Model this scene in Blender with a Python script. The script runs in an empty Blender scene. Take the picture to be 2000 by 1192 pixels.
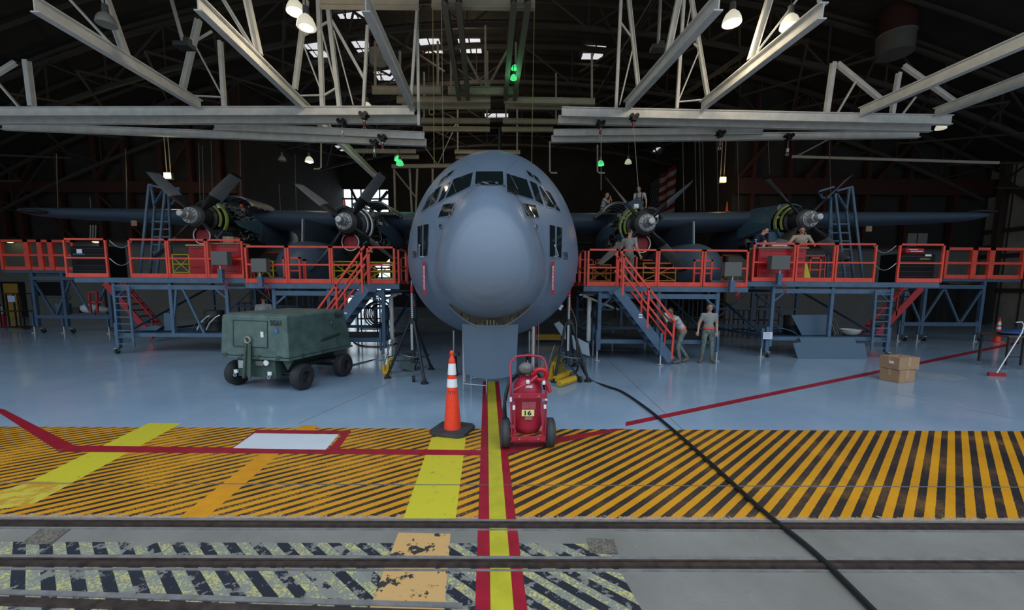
SKY = 1.15; EXPO = 0.65
import bpy, bmesh, math, random
from math import pi, sin, cos, tan, atan2, sqrt, radians
from mathutils import Vector, Matrix, Quaternion
from mathutils.bvhtree import BVHTree
random.seed(7)
SC = bpy.context.scene
COL = SC.collection
V = Vector

# ------------------------------------------------------------------ camera
FPX = 778.0; CX = 1000.0; CY = 641.0; CAMZ = 2.25
_yaw = radians(0.24); _pit = radians(5.95); _rol = radians(0.35)
_f = V((sin(_yaw)*cos(_pit), cos(_yaw)*cos(_pit), -sin(_pit)))
_r0 = V((cos(_yaw), -sin(_yaw), 0)); _u0 = _r0.cross(_f)
_r = _r0*cos(_rol)+_u0*sin(_rol); _u = -_r0*sin(_rol)+_u0*cos(_rol)
CAM = V((0, 0, CAMZ))
cd = bpy.data.cameras.new('camera'); cam = bpy.data.objects.new('camera', cd); COL.objects.link(cam)
m3 = Matrix((_r, _u, -_f)).transposed()
cam.matrix_world = Matrix.Translation(CAM) @ m3.to_4x4()
cd.sensor_fit = 'HORIZONTAL'; cd.sensor_width = 36; cd.lens = FPX/2000*36
cd.shift_y = (CY-596)/2000; cd.clip_start = 0.05; cd.clip_end = 500
SC.camera = cam

def ray(px, py):
    return _f + _r*((px-CX)/FPX) - _u*((py-CY)/FPX)
def P(px, py, Y):            # point at distance Y
    d = ray(px, py); return CAM + d*(Y/d.y)
def G(px, py, z=0.0):        # point on the ground (or at a height)
    d = ray(px, py); return CAM + d*((z-CAMZ)/d.z)
def PX(px, py, X):           # point on the plane x = X
    d = ray(px, py); return CAM + d*(X/d.x)
def proj(p):
    q = V(p)-CAM; t = q.dot(_f)
    return (CX+FPX*q.dot(_r)/t, CY-FPX*q.dot(_u)/t)

# ------------------------------------------------------------------ materials
MATS = {}
def mat(name, col, rough=0.5, metal=0.0, var=0.0, scale=6.0, bump=0.0, emit=None, estr=0.0, col2=None, spec=None, alpha=None):
    if name in MATS: return MATS[name]
    m = bpy.data.materials.new(name); m.use_nodes = True; nt = m.node_tree; N = nt.nodes; L = nt.links
    b = N['Principled BSDF']
    c = (col[0], col[1], col[2], 1)
    b.inputs['Base Color'].default_value = c; b.inputs['Roughness'].default_value = rough; b.inputs['Metallic'].default_value = metal
    if spec is not None: b.inputs['Specular IOR Level'].default_value = spec
    if alpha is not None: b.inputs['Alpha'].default_value = alpha
    if var > 0 or col2 or bump > 0:
        tc = N.new('ShaderNodeTexCoord'); no = N.new('ShaderNodeTexNoise')
        no.inputs['Scale'].default_value = scale; no.inputs['Detail'].default_value = 5; no.inputs['Roughness'].default_value = 0.6
        L.new(tc.outputs['Object'], no.inputs['Vector'])
        if var > 0 or col2:
            r = N.new('ShaderNodeValToRGB'); e = r.color_ramp.elements
            e[0].position = 0.35; e[1].position = 0.65
            k = 1-var
            e[0].color = (col2[0], col2[1], col2[2], 1) if col2 else (col[0]*k, col[1]*k, col[2]*k, 1)
            e[1].color = c
            L.new(no.outputs['Fac'], r.inputs['Fac']); L.new(r.outputs['Color'], b.inputs['Base Color'])
        if bump > 0:
            bp = N.new('ShaderNodeBump'); bp.inputs['Strength'].default_value = bump; bp.inputs['Distance'].default_value = 0.02
            L.new(no.outputs['Fac'], bp.inputs['Height']); L.new(bp.outputs['Normal'], b.inputs['Normal'])
    if emit:
        b.inputs['Emission Color'].default_value = (emit[0], emit[1], emit[2], 1); b.inputs['Emission Strength'].default_value = estr
    MATS[name] = m; return m

M_ORANGE = mat('orange_rail_paint', (0.86, 0.075, 0.045), 0.42, var=0.22, scale=3)
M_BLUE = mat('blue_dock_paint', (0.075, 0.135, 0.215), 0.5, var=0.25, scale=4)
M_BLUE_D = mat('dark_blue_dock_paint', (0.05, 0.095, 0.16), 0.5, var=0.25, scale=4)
M_DECK = mat('deck_grating', (0.03, 0.035, 0.04), 0.7)
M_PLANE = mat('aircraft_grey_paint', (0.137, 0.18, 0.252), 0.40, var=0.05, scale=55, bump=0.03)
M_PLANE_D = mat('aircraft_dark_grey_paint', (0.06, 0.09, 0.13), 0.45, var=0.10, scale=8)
M_RADOME = mat('radome_grey_paint', (0.152, 0.197, 0.272), 0.33, var=0.04, scale=70, bump=0.03)
M_PANELBLUE = mat('cowl_blue_paint', (0.05, 0.10, 0.16), 0.45, var=0.12, scale=10)
M_STEEL = mat('bare_steel', (0.45, 0.46, 0.47), 0.32, 0.9)
M_ALU = mat('dull_aluminium', (0.55, 0.55, 0.55), 0.42, 0.7, var=0.15, scale=20)
M_HUB = mat('hub_metal', (0.42, 0.43, 0.44), 0.4, 0.55, var=0.25, scale=25)
M_BLACK = mat('black_rubber', (0.012, 0.012, 0.014), 0.55)
M_TYRE = mat('tyre_rubber', (0.022, 0.022, 0.024), 0.75, var=0.2, scale=20)
M_DARK = mat('dark_metal', (0.02, 0.022, 0.025), 0.5)
M_GUTS = mat('engine_dark_metal', (0.02, 0.022, 0.022), 0.4, 0.4, var=0.5, scale=14)
M_GLASS = mat('dark_window_glass', (0.008, 0.014, 0.015), 0.07, spec=0.6)
M_BLADE = mat('blade_grey', (0.17, 0.175, 0.19), 0.45, var=0.12, scale=6)
M_BLADEK = mat('blade_root_black', (0.008, 0.008, 0.01), 0.6)
M_ZINC = mat('yellow_green_primer', (0.30, 0.36, 0.07), 0.5, var=0.15)
M_RED = mat('red_paint', (0.42, 0.015, 0.022), 0.4, var=0.12, scale=5)
M_REDCAB = mat('red_cabinet_paint', (0.45, 0.012, 0.02), 0.35, var=0.08)
M_EXT = mat('extinguisher_red', (0.42, 0.018, 0.05), 0.36, var=0.22, scale=6)
M_WHITE = mat('white_paint', (0.75, 0.76, 0.78), 0.5)
M_PAPER = mat('paper_white', (0.70, 0.71, 0.82), 0.8)
M_TRUSS = mat('grey_white_steel_paint', (0.84, 0.83, 0.80), 0.5, var=0.18, scale=2.5)
M_TRUSS_T = mat('tan_steel_paint', (0.50, 0.44, 0.35), 0.6, var=0.18, scale=2)
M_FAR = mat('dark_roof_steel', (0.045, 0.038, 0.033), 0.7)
M_RUST = mat('dark_red_steel', (0.045, 0.010, 0.006), 0.7, var=0.2, scale=3)
M_CONE = mat('cone_orange', (0.90, 0.06, 0.02), 0.45, var=0.1, scale=12)
M_REFL = mat('reflective_white', (0.8, 0.82, 0.86), 0.35)
M_CONEBASE = mat('cone_base_rubber', (0.045, 0.045, 0.05), 0.75, var=0.4, scale=9)
M_CART = mat('olive_green_cart_paint', (0.10, 0.155, 0.14), 0.5, var=0.38, scale=4.5, bump=0.05)
M_CART_D = mat('cart_chassis_green', (0.045, 0.075, 0.06), 0.6, var=0.35, scale=7)
M_YEL = mat('yellow_equipment_paint', (0.62, 0.36, 0.02), 0.45, var=0.15, scale=6)
M_YEL_D = mat('yellow_stand_paint', (0.55, 0.42, 0.02), 0.5)
M_JACK = mat('jack_dark_paint', (0.03, 0.035, 0.04), 0.42, 0.3, var=0.2)
M_CARD = mat('cardboard_brown', (0.36, 0.21, 0.115), 0.85, var=0.10, scale=5)
M_TAPE = mat('packing_tape', (0.42, 0.27, 0.16), 0.5)
M_GREYBOX = mat('grey_enclosure', (0.12, 0.115, 0.11), 0.55)
M_WOOD = mat('plywood_top', (0.48, 0.33, 0.17), 0.7, var=0.15)
M_HOSE = mat('hose_black', (0.01, 0.011, 0.013), 0.45)
M_SKIN = mat('skin', (0.50, 0.27, 0.19), 0.55)
M_SKIN_D = mat('skin_brown', (0.22, 0.105, 0.065), 0.55)
M_TEE = mat('sand_grey_tshirt', (0.29, 0.29, 0.265), 0.9, var=0.08, scale=12)
M_TEE_W = mat('pale_tshirt', (0.45, 0.45, 0.45), 0.9, var=0.08, scale=12)
M_TEE_T = mat('tan_tshirt', (0.45, 0.37, 0.28), 0.9, var=0.08, scale=12)
M_NAVY = mat('navy_tshirt', (0.012, 0.02, 0.05), 0.9)
M_CAMO = mat('camouflage_cloth', (0.20, 0.215, 0.18), 0.9, col2=(0.085, 0.11, 0.105), scale=16)
M_BOOT = mat('boot_sage', (0.13, 0.115, 0.08), 0.8)
M_HAIR = mat('hair_brown', (0.045, 0.025, 0.015), 0.8)
M_HAIRK = mat('hair_black', (0.01, 0.008, 0.007), 0.8)
M_BELT = mat('orange_red_belt', (0.95, 0.09, 0.05), 0.6)

# ------------------------------------------------------------------ objects
WL = {}
def setp(o, label=None, cat=None, group=None, kind=None):
    if label: o['label'] = label
    if cat: o['category'] = cat
    if group: o['group'] = group
    if kind: o['kind'] = kind
    return o
def thing(name, label, cat, loc=(0, 0, 0), rz=0.0, group=None, local=False):
    o = bpy.data.objects.new(name, None); COL.objects.link(o)
    o.location = loc; o.rotation_euler = (0, 0, rz); o.empty_display_size = 0.1
    WL[o] = V((0, 0, 0)) if local else V(loc)
    return setp(o, label, cat, group)
def copy_tree(o, parent=None):
    c = o.copy(); COL.objects.link(c)
    if parent: c.parent = parent
    WL[c] = WL.get(o, V((0, 0, 0)))
    for ch in [x for x in o.children]: copy_tree(ch, c)
    return c

def frame(d):                                   # two axes across a direction
    d = V(d).normalized(); up = V((0, 0, 1)) if abs(d.z) < 0.99 else V((0, 1, 0))
    a = d.cross(up).normalized(); return a, a.cross(d).normalized()

class MB:
    def __init__(s): s.v = []; s.f = []; s.m = []; s.mi = 0
    def add(s, vs, fs):
        n = len(s.v); s.v += [V(x) for x in vs]
        for f in fs: s.f.append([i+n for i in f]); s.m.append(s.mi)
        return s
    def box(s, c, size, rot=None):
        hx, hy, hz = size[0]/2, size[1]/2, size[2]/2; c = V(c)
        vs = [V((x, y, z)) for x in (-hx, hx) for y in (-hy, hy) for z in (-hz, hz)]
        if rot is not None: vs = [rot @ q for q in vs]
        return s.add([q+c for q in vs], [(0, 1, 3, 2), (4, 6, 7, 5), (0, 4, 5, 1), (2, 3, 7, 6), (0, 2, 6, 4), (1, 5, 7, 3)])
    def b2(s, a, b):
        a = V(a); b = V(b); return s.box((a+b)/2, [abs(b[i]-a[i]) for i in range(3)])
    def bar(s, p0, p1, w, h=None):
        h = h or w; p0 = V(p0); p1 = V(p1); a, b = frame(p1-p0)
        vs = []
        for p in (p0, p1):
            for x, y in ((-1, -1), (1, -1), (1, 1), (-1, 1)): vs.append(p+a*x*w/2+b*y*h/2)
        return s.add(vs, [(0, 3, 2, 1), (4, 5, 6, 7), (0, 1, 5, 4), (1, 2, 6, 5), (2, 3, 7, 6), (3, 0, 4, 7)])
    def ibeam(s, p0, p1, w, h, t=0.02):
        p0 = V(p0); p1 = V(p1); a, b = frame(p1-p0)
        o = (h-t)/2
        s.bar(p0+b*o, p1+b*o, w, t); s.bar(p0-b*o, p1-b*o, w, t); s.bar(p0, p1, t, h-2*t)
        return s
    def cyl(s, p0, p1, r0, r1=None, n=12, cap=True):
        r1 = r0 if r1 is None else r1; p0 = V(p0); p1 = V(p1); a, b = frame(p1-p0)
        vs = []
        for p, r in ((p0, r0), (p1, r1)):
            for i in range(n):
                t = 2*pi*i/n; vs.append(p+a*cos(t)*r+b*sin(t)*r)
        fs = [(i, (i+1) % n, n+(i+1) % n, n+i) for i in range(n)]
        if cap: fs += [tuple(range(n-1, -1, -1)), tuple(range(n, 2*n))]
        return s.add(vs, fs)
    def tube(s, pts, r, n=8):
        pts = [V(p) for p in pts]; N = len(pts); vs = []; pa = None
        for i, p in enumerate(pts):
            d = (pts[min(i+1, N-1)]-pts[max(i-1, 0)])
            a, b = frame(d)
            if pa is not None:
                dd = d.normalized(); a = (pa-dd*pa.dot(dd)).normalized(); b = a.cross(dd).normalized()
            pa = a; rr = r[i] if isinstance(r, (list, tuple)) else r
            for k in range(n):
                t = 2*pi*k/n; vs.append(p+a*cos(t)*rr+b*sin(t)*rr)
        fs = []
        for i in range(N-1):
            for k in range(n): fs.append((i*n+k, i*n+(k+1) % n, (i+1)*n+(k+1) % n, (i+1)*n+k))
        fs += [tuple(range(n-1, -1, -1)), tuple((N-1)*n+k for k in range(n))]
        return s.add(vs, fs)
    def lathe(s, prof, o, axis, n=20, a0=0.0, a1=2*pi, close=True):   # prof: (along, radius)
        o = V(o); d = V(axis).normalized(); a, b = frame(d); full = abs(a1-a0-2*pi) < 1e-6
        k = n if full else n+1; vs = []
        for (l, r) in prof:
            for i in range(k):
                t = a0+(a1-a0)*i/n; vs.append(o+d*l+a*cos(t)*r+b*sin(t)*r)
        fs = []
        for j in range(len(prof)-1):
            for i in range(n): fs.append((j*k+i, j*k+(i+1) % k, (j+1)*k+(i+1) % k, (j+1)*k+i))
        if full and close:
            fs.append(tuple(range(k-1, -1, -1))); fs.append(tuple((len(prof)-1)*k+i for i in range(k)))
        return s.add(vs, fs)
    def torus(s, c, axis, R, r, n=24, m=8):
        c = V(c); d = V(axis).normalized(); a, b = frame(d); vs = []
        for i in range(n):
            t = 2*pi*i/n; e = a*cos(t)+b*sin(t)
            for j in range(m):
                u = 2*pi*j/m; vs.append(c+e*(R+r*cos(u))+d*r*sin(u))
        fs = [(i*m+j, ((i+1) % n)*m+j, ((i+1) % n)*m+(j+1) % m, i*m+(j+1) % m) for i in range(n) for j in range(m)]
        return s.add(vs, fs)
    def prism(s, poly, off):                        # planar polygon pushed by off
        n = len(poly); poly = [V(p) for p in poly]; off = V(off)
        return s.add(poly+[p+off for p in poly], [tuple(range(n-1, -1, -1)), tuple(range(n, 2*n))]+[(i, (i+1) % n, n+(i+1) % n, n+i) for i in range(n)])
    def ell(s, c, r, n=14, m=9):
        c = V(c); vs = [c+V((0, 0, r[2]))]
        for j in range(1, m):
            ph = pi*j/m
            for i in range(n):
                t = 2*pi*i/n; vs.append(c+V((r[0]*sin(ph)*cos(t), r[1]*sin(ph)*sin(t), r[2]*cos(ph))))
        vs.append(c-V((0, 0, r[2]))); fs = []
        for i in range(n):
            fs.append((0, 1+i, 1+(i+1) % n))
            for j in range(m-2):
                A = 1+j*n; fs.append((A+i, A+n+i, A+n+(i+1) % n, A+(i+1) % n))
            A = 1+(m-2)*n; fs.append((A+i, len(vs)-1, A+(i+1) % n))
        return s.add(vs, fs)
    def build(s, name, m, parent=None, smooth=False, label=None, bevel=0.0, **kw):
        off = WL.get(parent, V((0, 0, 0))) if parent is not None else V((0, 0, 0))
        me = bpy.data.meshes.new(name); me.from_pydata([tuple(q-off) for q in s.v], [], s.f)
        ms = m if isinstance(m, (list, tuple)) else [m]
        for q in ms: me.materials.append(q)
        if len(ms) > 1: me.polygons.foreach_set('material_index', s.m)
        bm = bmesh.new(); bm.from_mesh(me); bmesh.ops.recalc_face_normals(bm, faces=bm.faces); bm.to_mesh(me); bm.free()
        if smooth:
            me.polygons.foreach_set('use_smooth', [True]*len(me.polygons))
            try: me.set_sharp_from_angle(angle=radians(40))
            except Exception: pass
        me.update()
        o = bpy.data.objects.new(name, me); COL.objects.link(o)
        if parent is not None: o.parent = parent; WL[o] = off
        if bevel > 0:
            bv = o.modifiers.new('bevel', 'BEVEL'); bv.width = bevel; bv.segments = 2; bv.limit_method = 'ANGLE'
        setp(o, label, kw.get('cat'), kw.get('group'), kw.get('kind'))
        return o
def struct(name, mb, m, smooth=False): return mb.build(name, m, None, smooth, kind='structure')
def single(name, mb, m, label, cat, group=None, smooth=False, bevel=0.0):   # a thing that is one mesh, origin at its base
    xs = [q.x for q in mb.v]; ys = [q.y for q in mb.v]; zs = [q.z for q in mb.v]
    c = V(((min(xs)+max(xs))/2, (min(ys)+max(ys))/2, min(zs)))
    mb.v = [q-c for q in mb.v]
    o = mb.build(name, m, None, smooth, label, bevel, cat=cat, group=group); o.location = c; WL[o] = c
    return o

def text_mesh(txt, size=1.0, bold=0.0):
    cu = bpy.data.curves.new('t', 'FONT'); cu.body = txt; cu.size = size; cu.align_x = 'CENTER'; cu.align_y = 'CENTER'; cu.resolution_u = 3; cu.offset = bold
    ob = bpy.data.objects.new('t', cu); COL.objects.link(ob)
    me = bpy.data.meshes.new_from_object(ob)
    vs = [v.co.copy() for v in me.vertices]; fs = [tuple(p.vertices) for p in me.polygons]
    bpy.data.objects.remove(ob); bpy.data.curves.remove(cu); bpy.data.meshes.remove(me)
    return vs, fs
def lettering(txt, origin, xdir, zdir, w, h, m, parent, name='lettering', bold=0.0):
    vs, fs = text_mesh(txt, 1.0, bold)
    x0 = min(v.x for v in vs); x1 = max(v.x for v in vs); y0 = min(v.y for v in vs); y1 = max(v.y for v in vs)
    mb = MB(); o = V(origin); X = V(xdir).normalized(); Z = V(zdir).normalized()
    mb.add([o+X*((v.x-(x0+x1)/2)/(x1-x0)*w)+Z*((v.y-(y0+y1)/2)/(y1-y0)*h) for v in vs], fs)
    return mb.build(name, m, parent)
# ------------------------------------------------------------------ ground
def floor_nodes(name):
    m = bpy.data.materials.new(name); m.use_nodes = True; MATS[name] = m
    return m, m.node_tree.nodes, m.node_tree.links, m.node_tree.nodes['Principled BSDF']
def node_tools(N, L):
    def val(x, sock):
        if isinstance(x, (int, float)): sock.default_value = x
        else: L.new(x, sock)
    def mth(op, a, b=None, c=None):
        n = N.new('ShaderNodeMath'); n.operation = op; val(a, n.inputs[0])
        if b is not None: val(b, n.inputs[1])
        if c is not None: val(c, n.inputs[2])
        return n.outputs[0]
    def noise(vec, sc, det=5, rough=0.6):
        n = N.new('ShaderNodeTexNoise'); n.inputs['Scale'].default_value = sc; n.inputs['Detail'].default_value = det; n.inputs['Roughness'].default_value = rough
        L.new(vec, n.inputs['Vector']); return n.outputs['Fac']
    def mix(f, a, b):
        n = N.new('ShaderNodeMix'); n.data_type = 'RGBA'; val(f, n.inputs[0])
        for x, s in ((a, n.inputs[6]), (b, n.inputs[7])):
            if isinstance(x, tuple): s.default_value = (x[0], x[1], x[2], 1)
            else: L.new(x, s)
        return n.outputs[2]
    def step(x, lo, hi):
        n = N.new('ShaderNodeMapRange'); n.inputs[1].default_value = lo; n.inputs[2].default_value = hi; L.new(x, n.inputs[0]); return n.outputs[0]
    return mth, noise, mix, step
YF = G(1000, 838).y; YN = G(1000, 1018).y; YR1 = G(1000, 1030).y; YR2 = G(1000, 1107).y; XC = G(965, 900).x

# blue epoxy floor
m, N, L, b = floor_nodes('blue_epoxy_floor'); mth, noise, mix, step = node_tools(N, L)
tc = N.new('ShaderNodeTexCoord').outputs['Object']
n1 = noise(tc, 0.55, 6); n2 = noise(tc, 9, 6); n3 = noise(tc, 38, 3)
c = mix(step(n1, 0.35, 0.65), (0.235, 0.335, 0.46), (0.30, 0.40, 0.52))
c = mix(mth('MULTIPLY', step(n2, 0.6, 0.72), 0.35), c, (0.12, 0.19, 0.28))
c = mix(mth('MULTIPLY', step(n3, 0.70, 0.74), 0.8), c, (0.05, 0.07, 0.09))
L.new(c, b.inputs['Base Color'])
L.new(mth('ADD', mth('MULTIPLY', n2, 0.20), 0.05), b.inputs['Roughness'])
struct('floor', MB().b2((-60, YF, -0.3), (60, 60, 0)), m)

# black and orange striped band
m, N, L, b = floor_nodes('striped_band_paint'); mth, noise, mix, step = node_tools(N, L)
tcn = N.new('ShaderNodeTexCoord').outputs['Object']; sp = N.new('ShaderNodeSeparateXYZ'); L.new(tcn, sp.inputs[0]); X, Y = sp.outputs[0], sp.outputs[1]
nz = noise(tcn, 14, 6, 0.7); nb = noise(tcn, 1.3, 5, 0.6); nf = noise(tcn, 55, 4, 0.7)
def stripes(ang, per, off):
    u = mth('SUBTRACT', mth('MULTIPLY', X, cos(ang)), mth('MULTIPLY', Y, sin(ang)))
    u = mth('ADD', mth('DIVIDE', u, per), off); u = mth('ADD', u, mth('MULTIPLY', mth('SUBTRACT', nz, 0.5), 0.10))
    return mth('FRACT', mth('ADD', u, 100.0))
sr = stripes(radians(48), 0.140, 0.1); sl = stripes(radians(53), 0.128, 0.3)
black_r = mth('GREATER_THAN', sr, 0.52); black_l = mth('GREATER_THAN', sl, 0.58)
side = mth('GREATER_THAN', X, XC)
blk = mth('ADD', mth('MULTIPLY', black_r, side), mth('MULTIPLY', black_l, mth('SUBTRACT', 1.0, side)))
wear_l = mth('GREATER_THAN', mth('ADD', mth('MULTIPLY', nf, 0.6), mth('MULTIPLY', nb, 0.5)), 0.60)
wear = mth('MULTIPLY', wear_l, mth('SUBTRACT', 1.0, mth('MULTIPLY', side, 0.75)))
blk = mth('MULTIPLY', blk, mth('SUBTRACT', 1.0, mth('MULTIPLY', wear, 0.65)))
org = mix(step(nb, 0.3, 0.7), (0.54, 0.22, 0.010), (0.68, 0.31, 0.015))
org = mix(mth('MULTIPLY', step(nf, 0.62, 0.72), 0.35), org, (0.25, 0.10, 0.01))
bl = mix(step(nb, 0.35, 0.7), (0.018, 0.02, 0.022), (0.05, 0.032, 0.03))
c = mix(blk, org, bl)
c = mix(mth('MULTIPLY', step(noise(tcn, 7, 7, 0.75), 0.68, 0.72), 0.7), c, (0.30, 0.33, 0.36))
dy = mth('ABSOLUTE', mth('SUBTRACT', Y, YN)); edge = mth('GREATER_THAN', mth('ADD', mth('MULTIPLY', nz, 0.22), 0.0), mth('ADD', dy, 0.03))
c = mix(mth('MULTIPLY', edge, 0.85), c, mix(step(nf, 0.45, 0.55), (0.42, 0.20, 0.04), (0.36, 0.37, 0.40)))
L.new(c, b.inputs['Base Color']); L.new(mth('ADD', mth('MULTIPLY', nz, 0.3), 0.25), b.inputs['Roughness'])
struct('floor_striped_band', MB().b2((-60, YN, -0.3), (60, YF, 0)), m)

# concrete apron with worn yellow and black stripes on its left part
def apron_mat(name, striped):
    m, N, L, b = floor_nodes(name); mth, noise, mix, step = node_tools(N, L)
    tcn = N.new('ShaderNodeTexCoord').outputs['Object']; sp = N.new('ShaderNodeSeparateXYZ'); L.new(tcn, sp.inputs[0]); X, Y = sp.outputs[0], sp.outputs[1]
    nb = noise(tcn, 0.9, 6, 0.6); nz = noise(tcn, 6, 7, 0.72); nf = noise(tcn, 45, 5, 0.75)
    con = mix(step(nb, 0.3, 0.7), (0.15, 0.138, 0.122), (0.25, 0.235, 0.21))
    con = mix(mth('MULTIPLY', step(nf, 0.35, 0.7), 0.35), con, (0.15, 0.15, 0.15))
    con = mix(mth('MULTIPLY', step(noise(tcn, 2.3, 4), 0.66, 0.74), 0.5), con, (0.19, 0.13, 0.09))
    con = mix(mth('MULTIPLY', step(noise(tcn, 22, 3), 0.73, 0.75), 0.8), con, (0.55, 0.56, 0.58))
    if striped:
        u = mth('ADD', mth('MULTIPLY', X, cos(radians(50))), mth('MULTIPLY', Y, sin(radians(50))))
        u = mth('FRACT', mth('ADD', mth('ADD', mth('DIVIDE', u, 0.147), 100.35), mth('MULTIPLY', mth('SUBTRACT', nz, 0.5), 0.08)))
        blk = mth('GREATER_THAN', u, 0.5)
        worn_k = mth('GREATER_THAN', mth('ADD', mth('MULTIPLY', nz, 0.75), mth('MULTIPLY', nb, 0.25)), 0.535)
        worn_y = mth('GREATER_THAN', mth('ADD', mth('MULTIPLY', nf, 0.65), mth('MULTIPLY', nz, 0.35)), 0.475)
        yel = mix(worn_y, (0.52, 0.44, 0.14), (0.20, 0.21, 0.19))
        kk = mix(worn_k, (0.012, 0.016, 0.026), con)
        pat = mix(blk, yel, kk)
        worn = mth('GREATER_THAN', mth('ADD', mth('MULTIPLY', nb, 0.9), mth('MULTIPLY', nz, 0.45)), 0.735)
        worn = mth('MULTIPLY', worn, mth('LESS_THAN', X, -1.6))
        lim = mth('LESS_THAN', mth('ADD', X, mth('MULTIPLY', Y, 0.12)), 1.24)
        con = mix(mth('MULTIPLY', mth('SUBTRACT', 1.0, worn), lim), con, pat)
    L.new(con, b.inputs['Base Color']); b.inputs['Roughness'].default_value = 0.62
    bp = N.new('ShaderNodeBump'); bp.inputs['Strength'].default_value = 0.25; bp.inputs['Distance'].default_value = 0.01; L.new(nf, bp.inputs['Height']); L.new(bp.outputs[0], b.inputs['Normal'])
    return m
M_CONC = apron_mat('apron_concrete', False); M_CONS = apron_mat('apron_concrete_striped', True)
YA = G(1000, 1062).y; R3 = G(60, 1180).y-0.02
struct('ground_apron_strip', MB().b2((-60, YA, -0.3), (60, YN, 0)), M_CONC)
struct('ground_apron', MB().b2((-60, -1, -0.3), (60, YA, 0)), M_CONS)
struct('ground_ramp', MB().b2((-90, -90, -0.3), (90, -1, 0)), M_CONC)

# door rails sunk in the ground
M_RAIL = mat('rusty_rail_steel', (0.075, 0.052, 0.046), 0.5, 0.3, var=0.5, scale=12)
M_EDGE = mat('worn_concrete_edge', (0.20, 0.19, 0.185), 0.7, var=0.35, scale=9)
def rail(n, y, slope=0.0):
    mb = MB()
    mb.bar((-60, y, 0.012), (60, y+slope, 0.012), 0.042, 0.03)
    mb.bar((-60, y+0.06, 0.005), (60, y+0.06+slope, 0.005), 0.02, 0.02)
    mb.mi = 1; mb.bar((-60, y-0.05, 0.004), (60, y-0.05+slope, 0.004), 0.018, 0.012); mb.bar((-60, y+0.092, 0.003), (60, y+0.092+slope, 0.003), 0.045, 0.012)
    mb.build('trim_%d' % n, [M_RAIL, M_EDGE], None, kind='structure')
rail(1, YR1); rail(2, YR2); mb = MB(); a = G(-200, 1172); b_ = G(900, 1206); mb.bar((a.x, a.y, .012), (b_.x, b_.y, .012), .055, .03); mb.mi = 1; mb.bar((a.x, a.y+.092, .003), (b_.x, b_.y+.092, .003), .045, .012); mb.build('trim_3', [M_RAIL, M_EDGE], None, kind='structure')

# painted lines and patches on the ground: flat paint films
M_PRED = mat('floor_paint_red', (0.33, 0.012, 0.028), 0.4, var=0.25, scale=5)
M_PYEL = mat('floor_paint_yellow', (0.50, 0.44, 0.03), 0.4, var=0.18, scale=6)
M_PWHT = mat('floor_paint_white', (0.62, 0.65, 0.70), 0.4, var=0.05)
M_PORG = mat('floor_paint_orange', (0.68, 0.28, 0.015), 0.4, var=0.15, scale=5)
M_PTAN = mat('floor_paint_worn_tan', (0.62, 0.35, 0.12), 0.55, col2=(0.52, 0.29, 0.10), scale=3)
def paint(name, m, quads, z):
    mb = MB()
    for i, q in enumerate(quads):
        pts = [G(x, y) for x, y in q]; mb.prism([V((p.x, p.y, z*.5)) for p in pts], (0, 0, z*.5+.00012*i))
    struct(name, mb, m)
def worn(name, base, under, sc, lo, hi):
    m, N, L, b = floor_nodes(name); mth, noise, mix, step = node_tools(N, L); t = N.new('ShaderNodeTexCoord').outputs['Object']
    L.new(mix(step(noise(t, sc, 7, 0.7), lo, hi), base, under), b.inputs['Base Color']); b.inputs['Roughness'].default_value = 0.45; return m
M_PYW = worn('floor_paint_yellow_worn', (0.56, 0.48, 0.03), (0.16, 0.15, 0.06), 9, 0.60, 0.72)
M_PTW = worn('floor_paint_tan_worn', (0.56, 0.33, 0.13), (0.035, 0.035, 0.035), 5.5, 0.56, 0.57)
paint('floor_marking_yellow_path', M_PYW, [[(290, 827), (355, 827), (148, 940), (60, 940)]], 0.0012)
paint('floor_marking_yellow_walk', M_PYW, [[(843, 855), (910, 855), (890, 1013), (788, 1013)]], 0.0012)
paint('floor_marking_worn_yellow', worn('floor_paint_yellow_flaked', (0.55, 0.45, 0.06), (0.50, 0.26, 0.03), 5, 0.48, 0.54), [[(60, 940), (148, 940), (60, 988), (-60, 1000), (-40, 975)]], 0.0010)
paint('floor_marking_orange_path', M_PORG, [[(512, 884), (546, 886), (405, 1010), (352, 1010)]], 0.0012)
paint('floor_marking_orange_top', M_PORG, [[(590, 831), (620, 831), (614, 842), (576, 842)]], 0.0012)
paint('floor_marking_tan_path', M_PTW, [[(778, 1041), (880, 1043), (866, 1215), (712, 1215)]], 0.0012)
paint('floor_marking_red_outer', M_PRED, [
    [(943.5, 745), (974, 745), (1033, 1215), (927, 1215)],
    [(-20, 795), (8, 800), (150, 873), (110, 879)], [(110, 883), (148, 871), (940, 880), (940, 890)],
    [(442, 884), (500, 841), (512, 846), (455, 880)], [(498, 840), (686, 842), (676, 848), (505, 847)], [(672, 845), (686, 842), (655, 886), (635, 884)], [(442, 878), (660, 880), (655, 888), (440, 884)],
    [(985, 888), (985, 870), (1200, 838), (1225, 838)],
    [(1222, 833), (1222, 825), (1990, 667), (1990, 672)]], 0.0021)
paint('floor_marking_yellow_centre', M_PYEL, [[(952, 745), (966.5, 745), (1005.5, 1215), (958.5, 1215)]], 0.0032)
paint('floor_marking_white_box', M_PWHT, [[(455, 876), (497, 847), (662, 849), (636, 879)]], 0.0034)
paint('floor_marking_worn_grid', mat('floor_paint_faded', (0.28, 0.34, 0.40), 0.5, var=0.3, scale=4), [[(1790, 727), (1870, 733), (1892, 741), (1850, 745), (1795, 738)]], 0.0012)
jm = MB()
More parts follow.
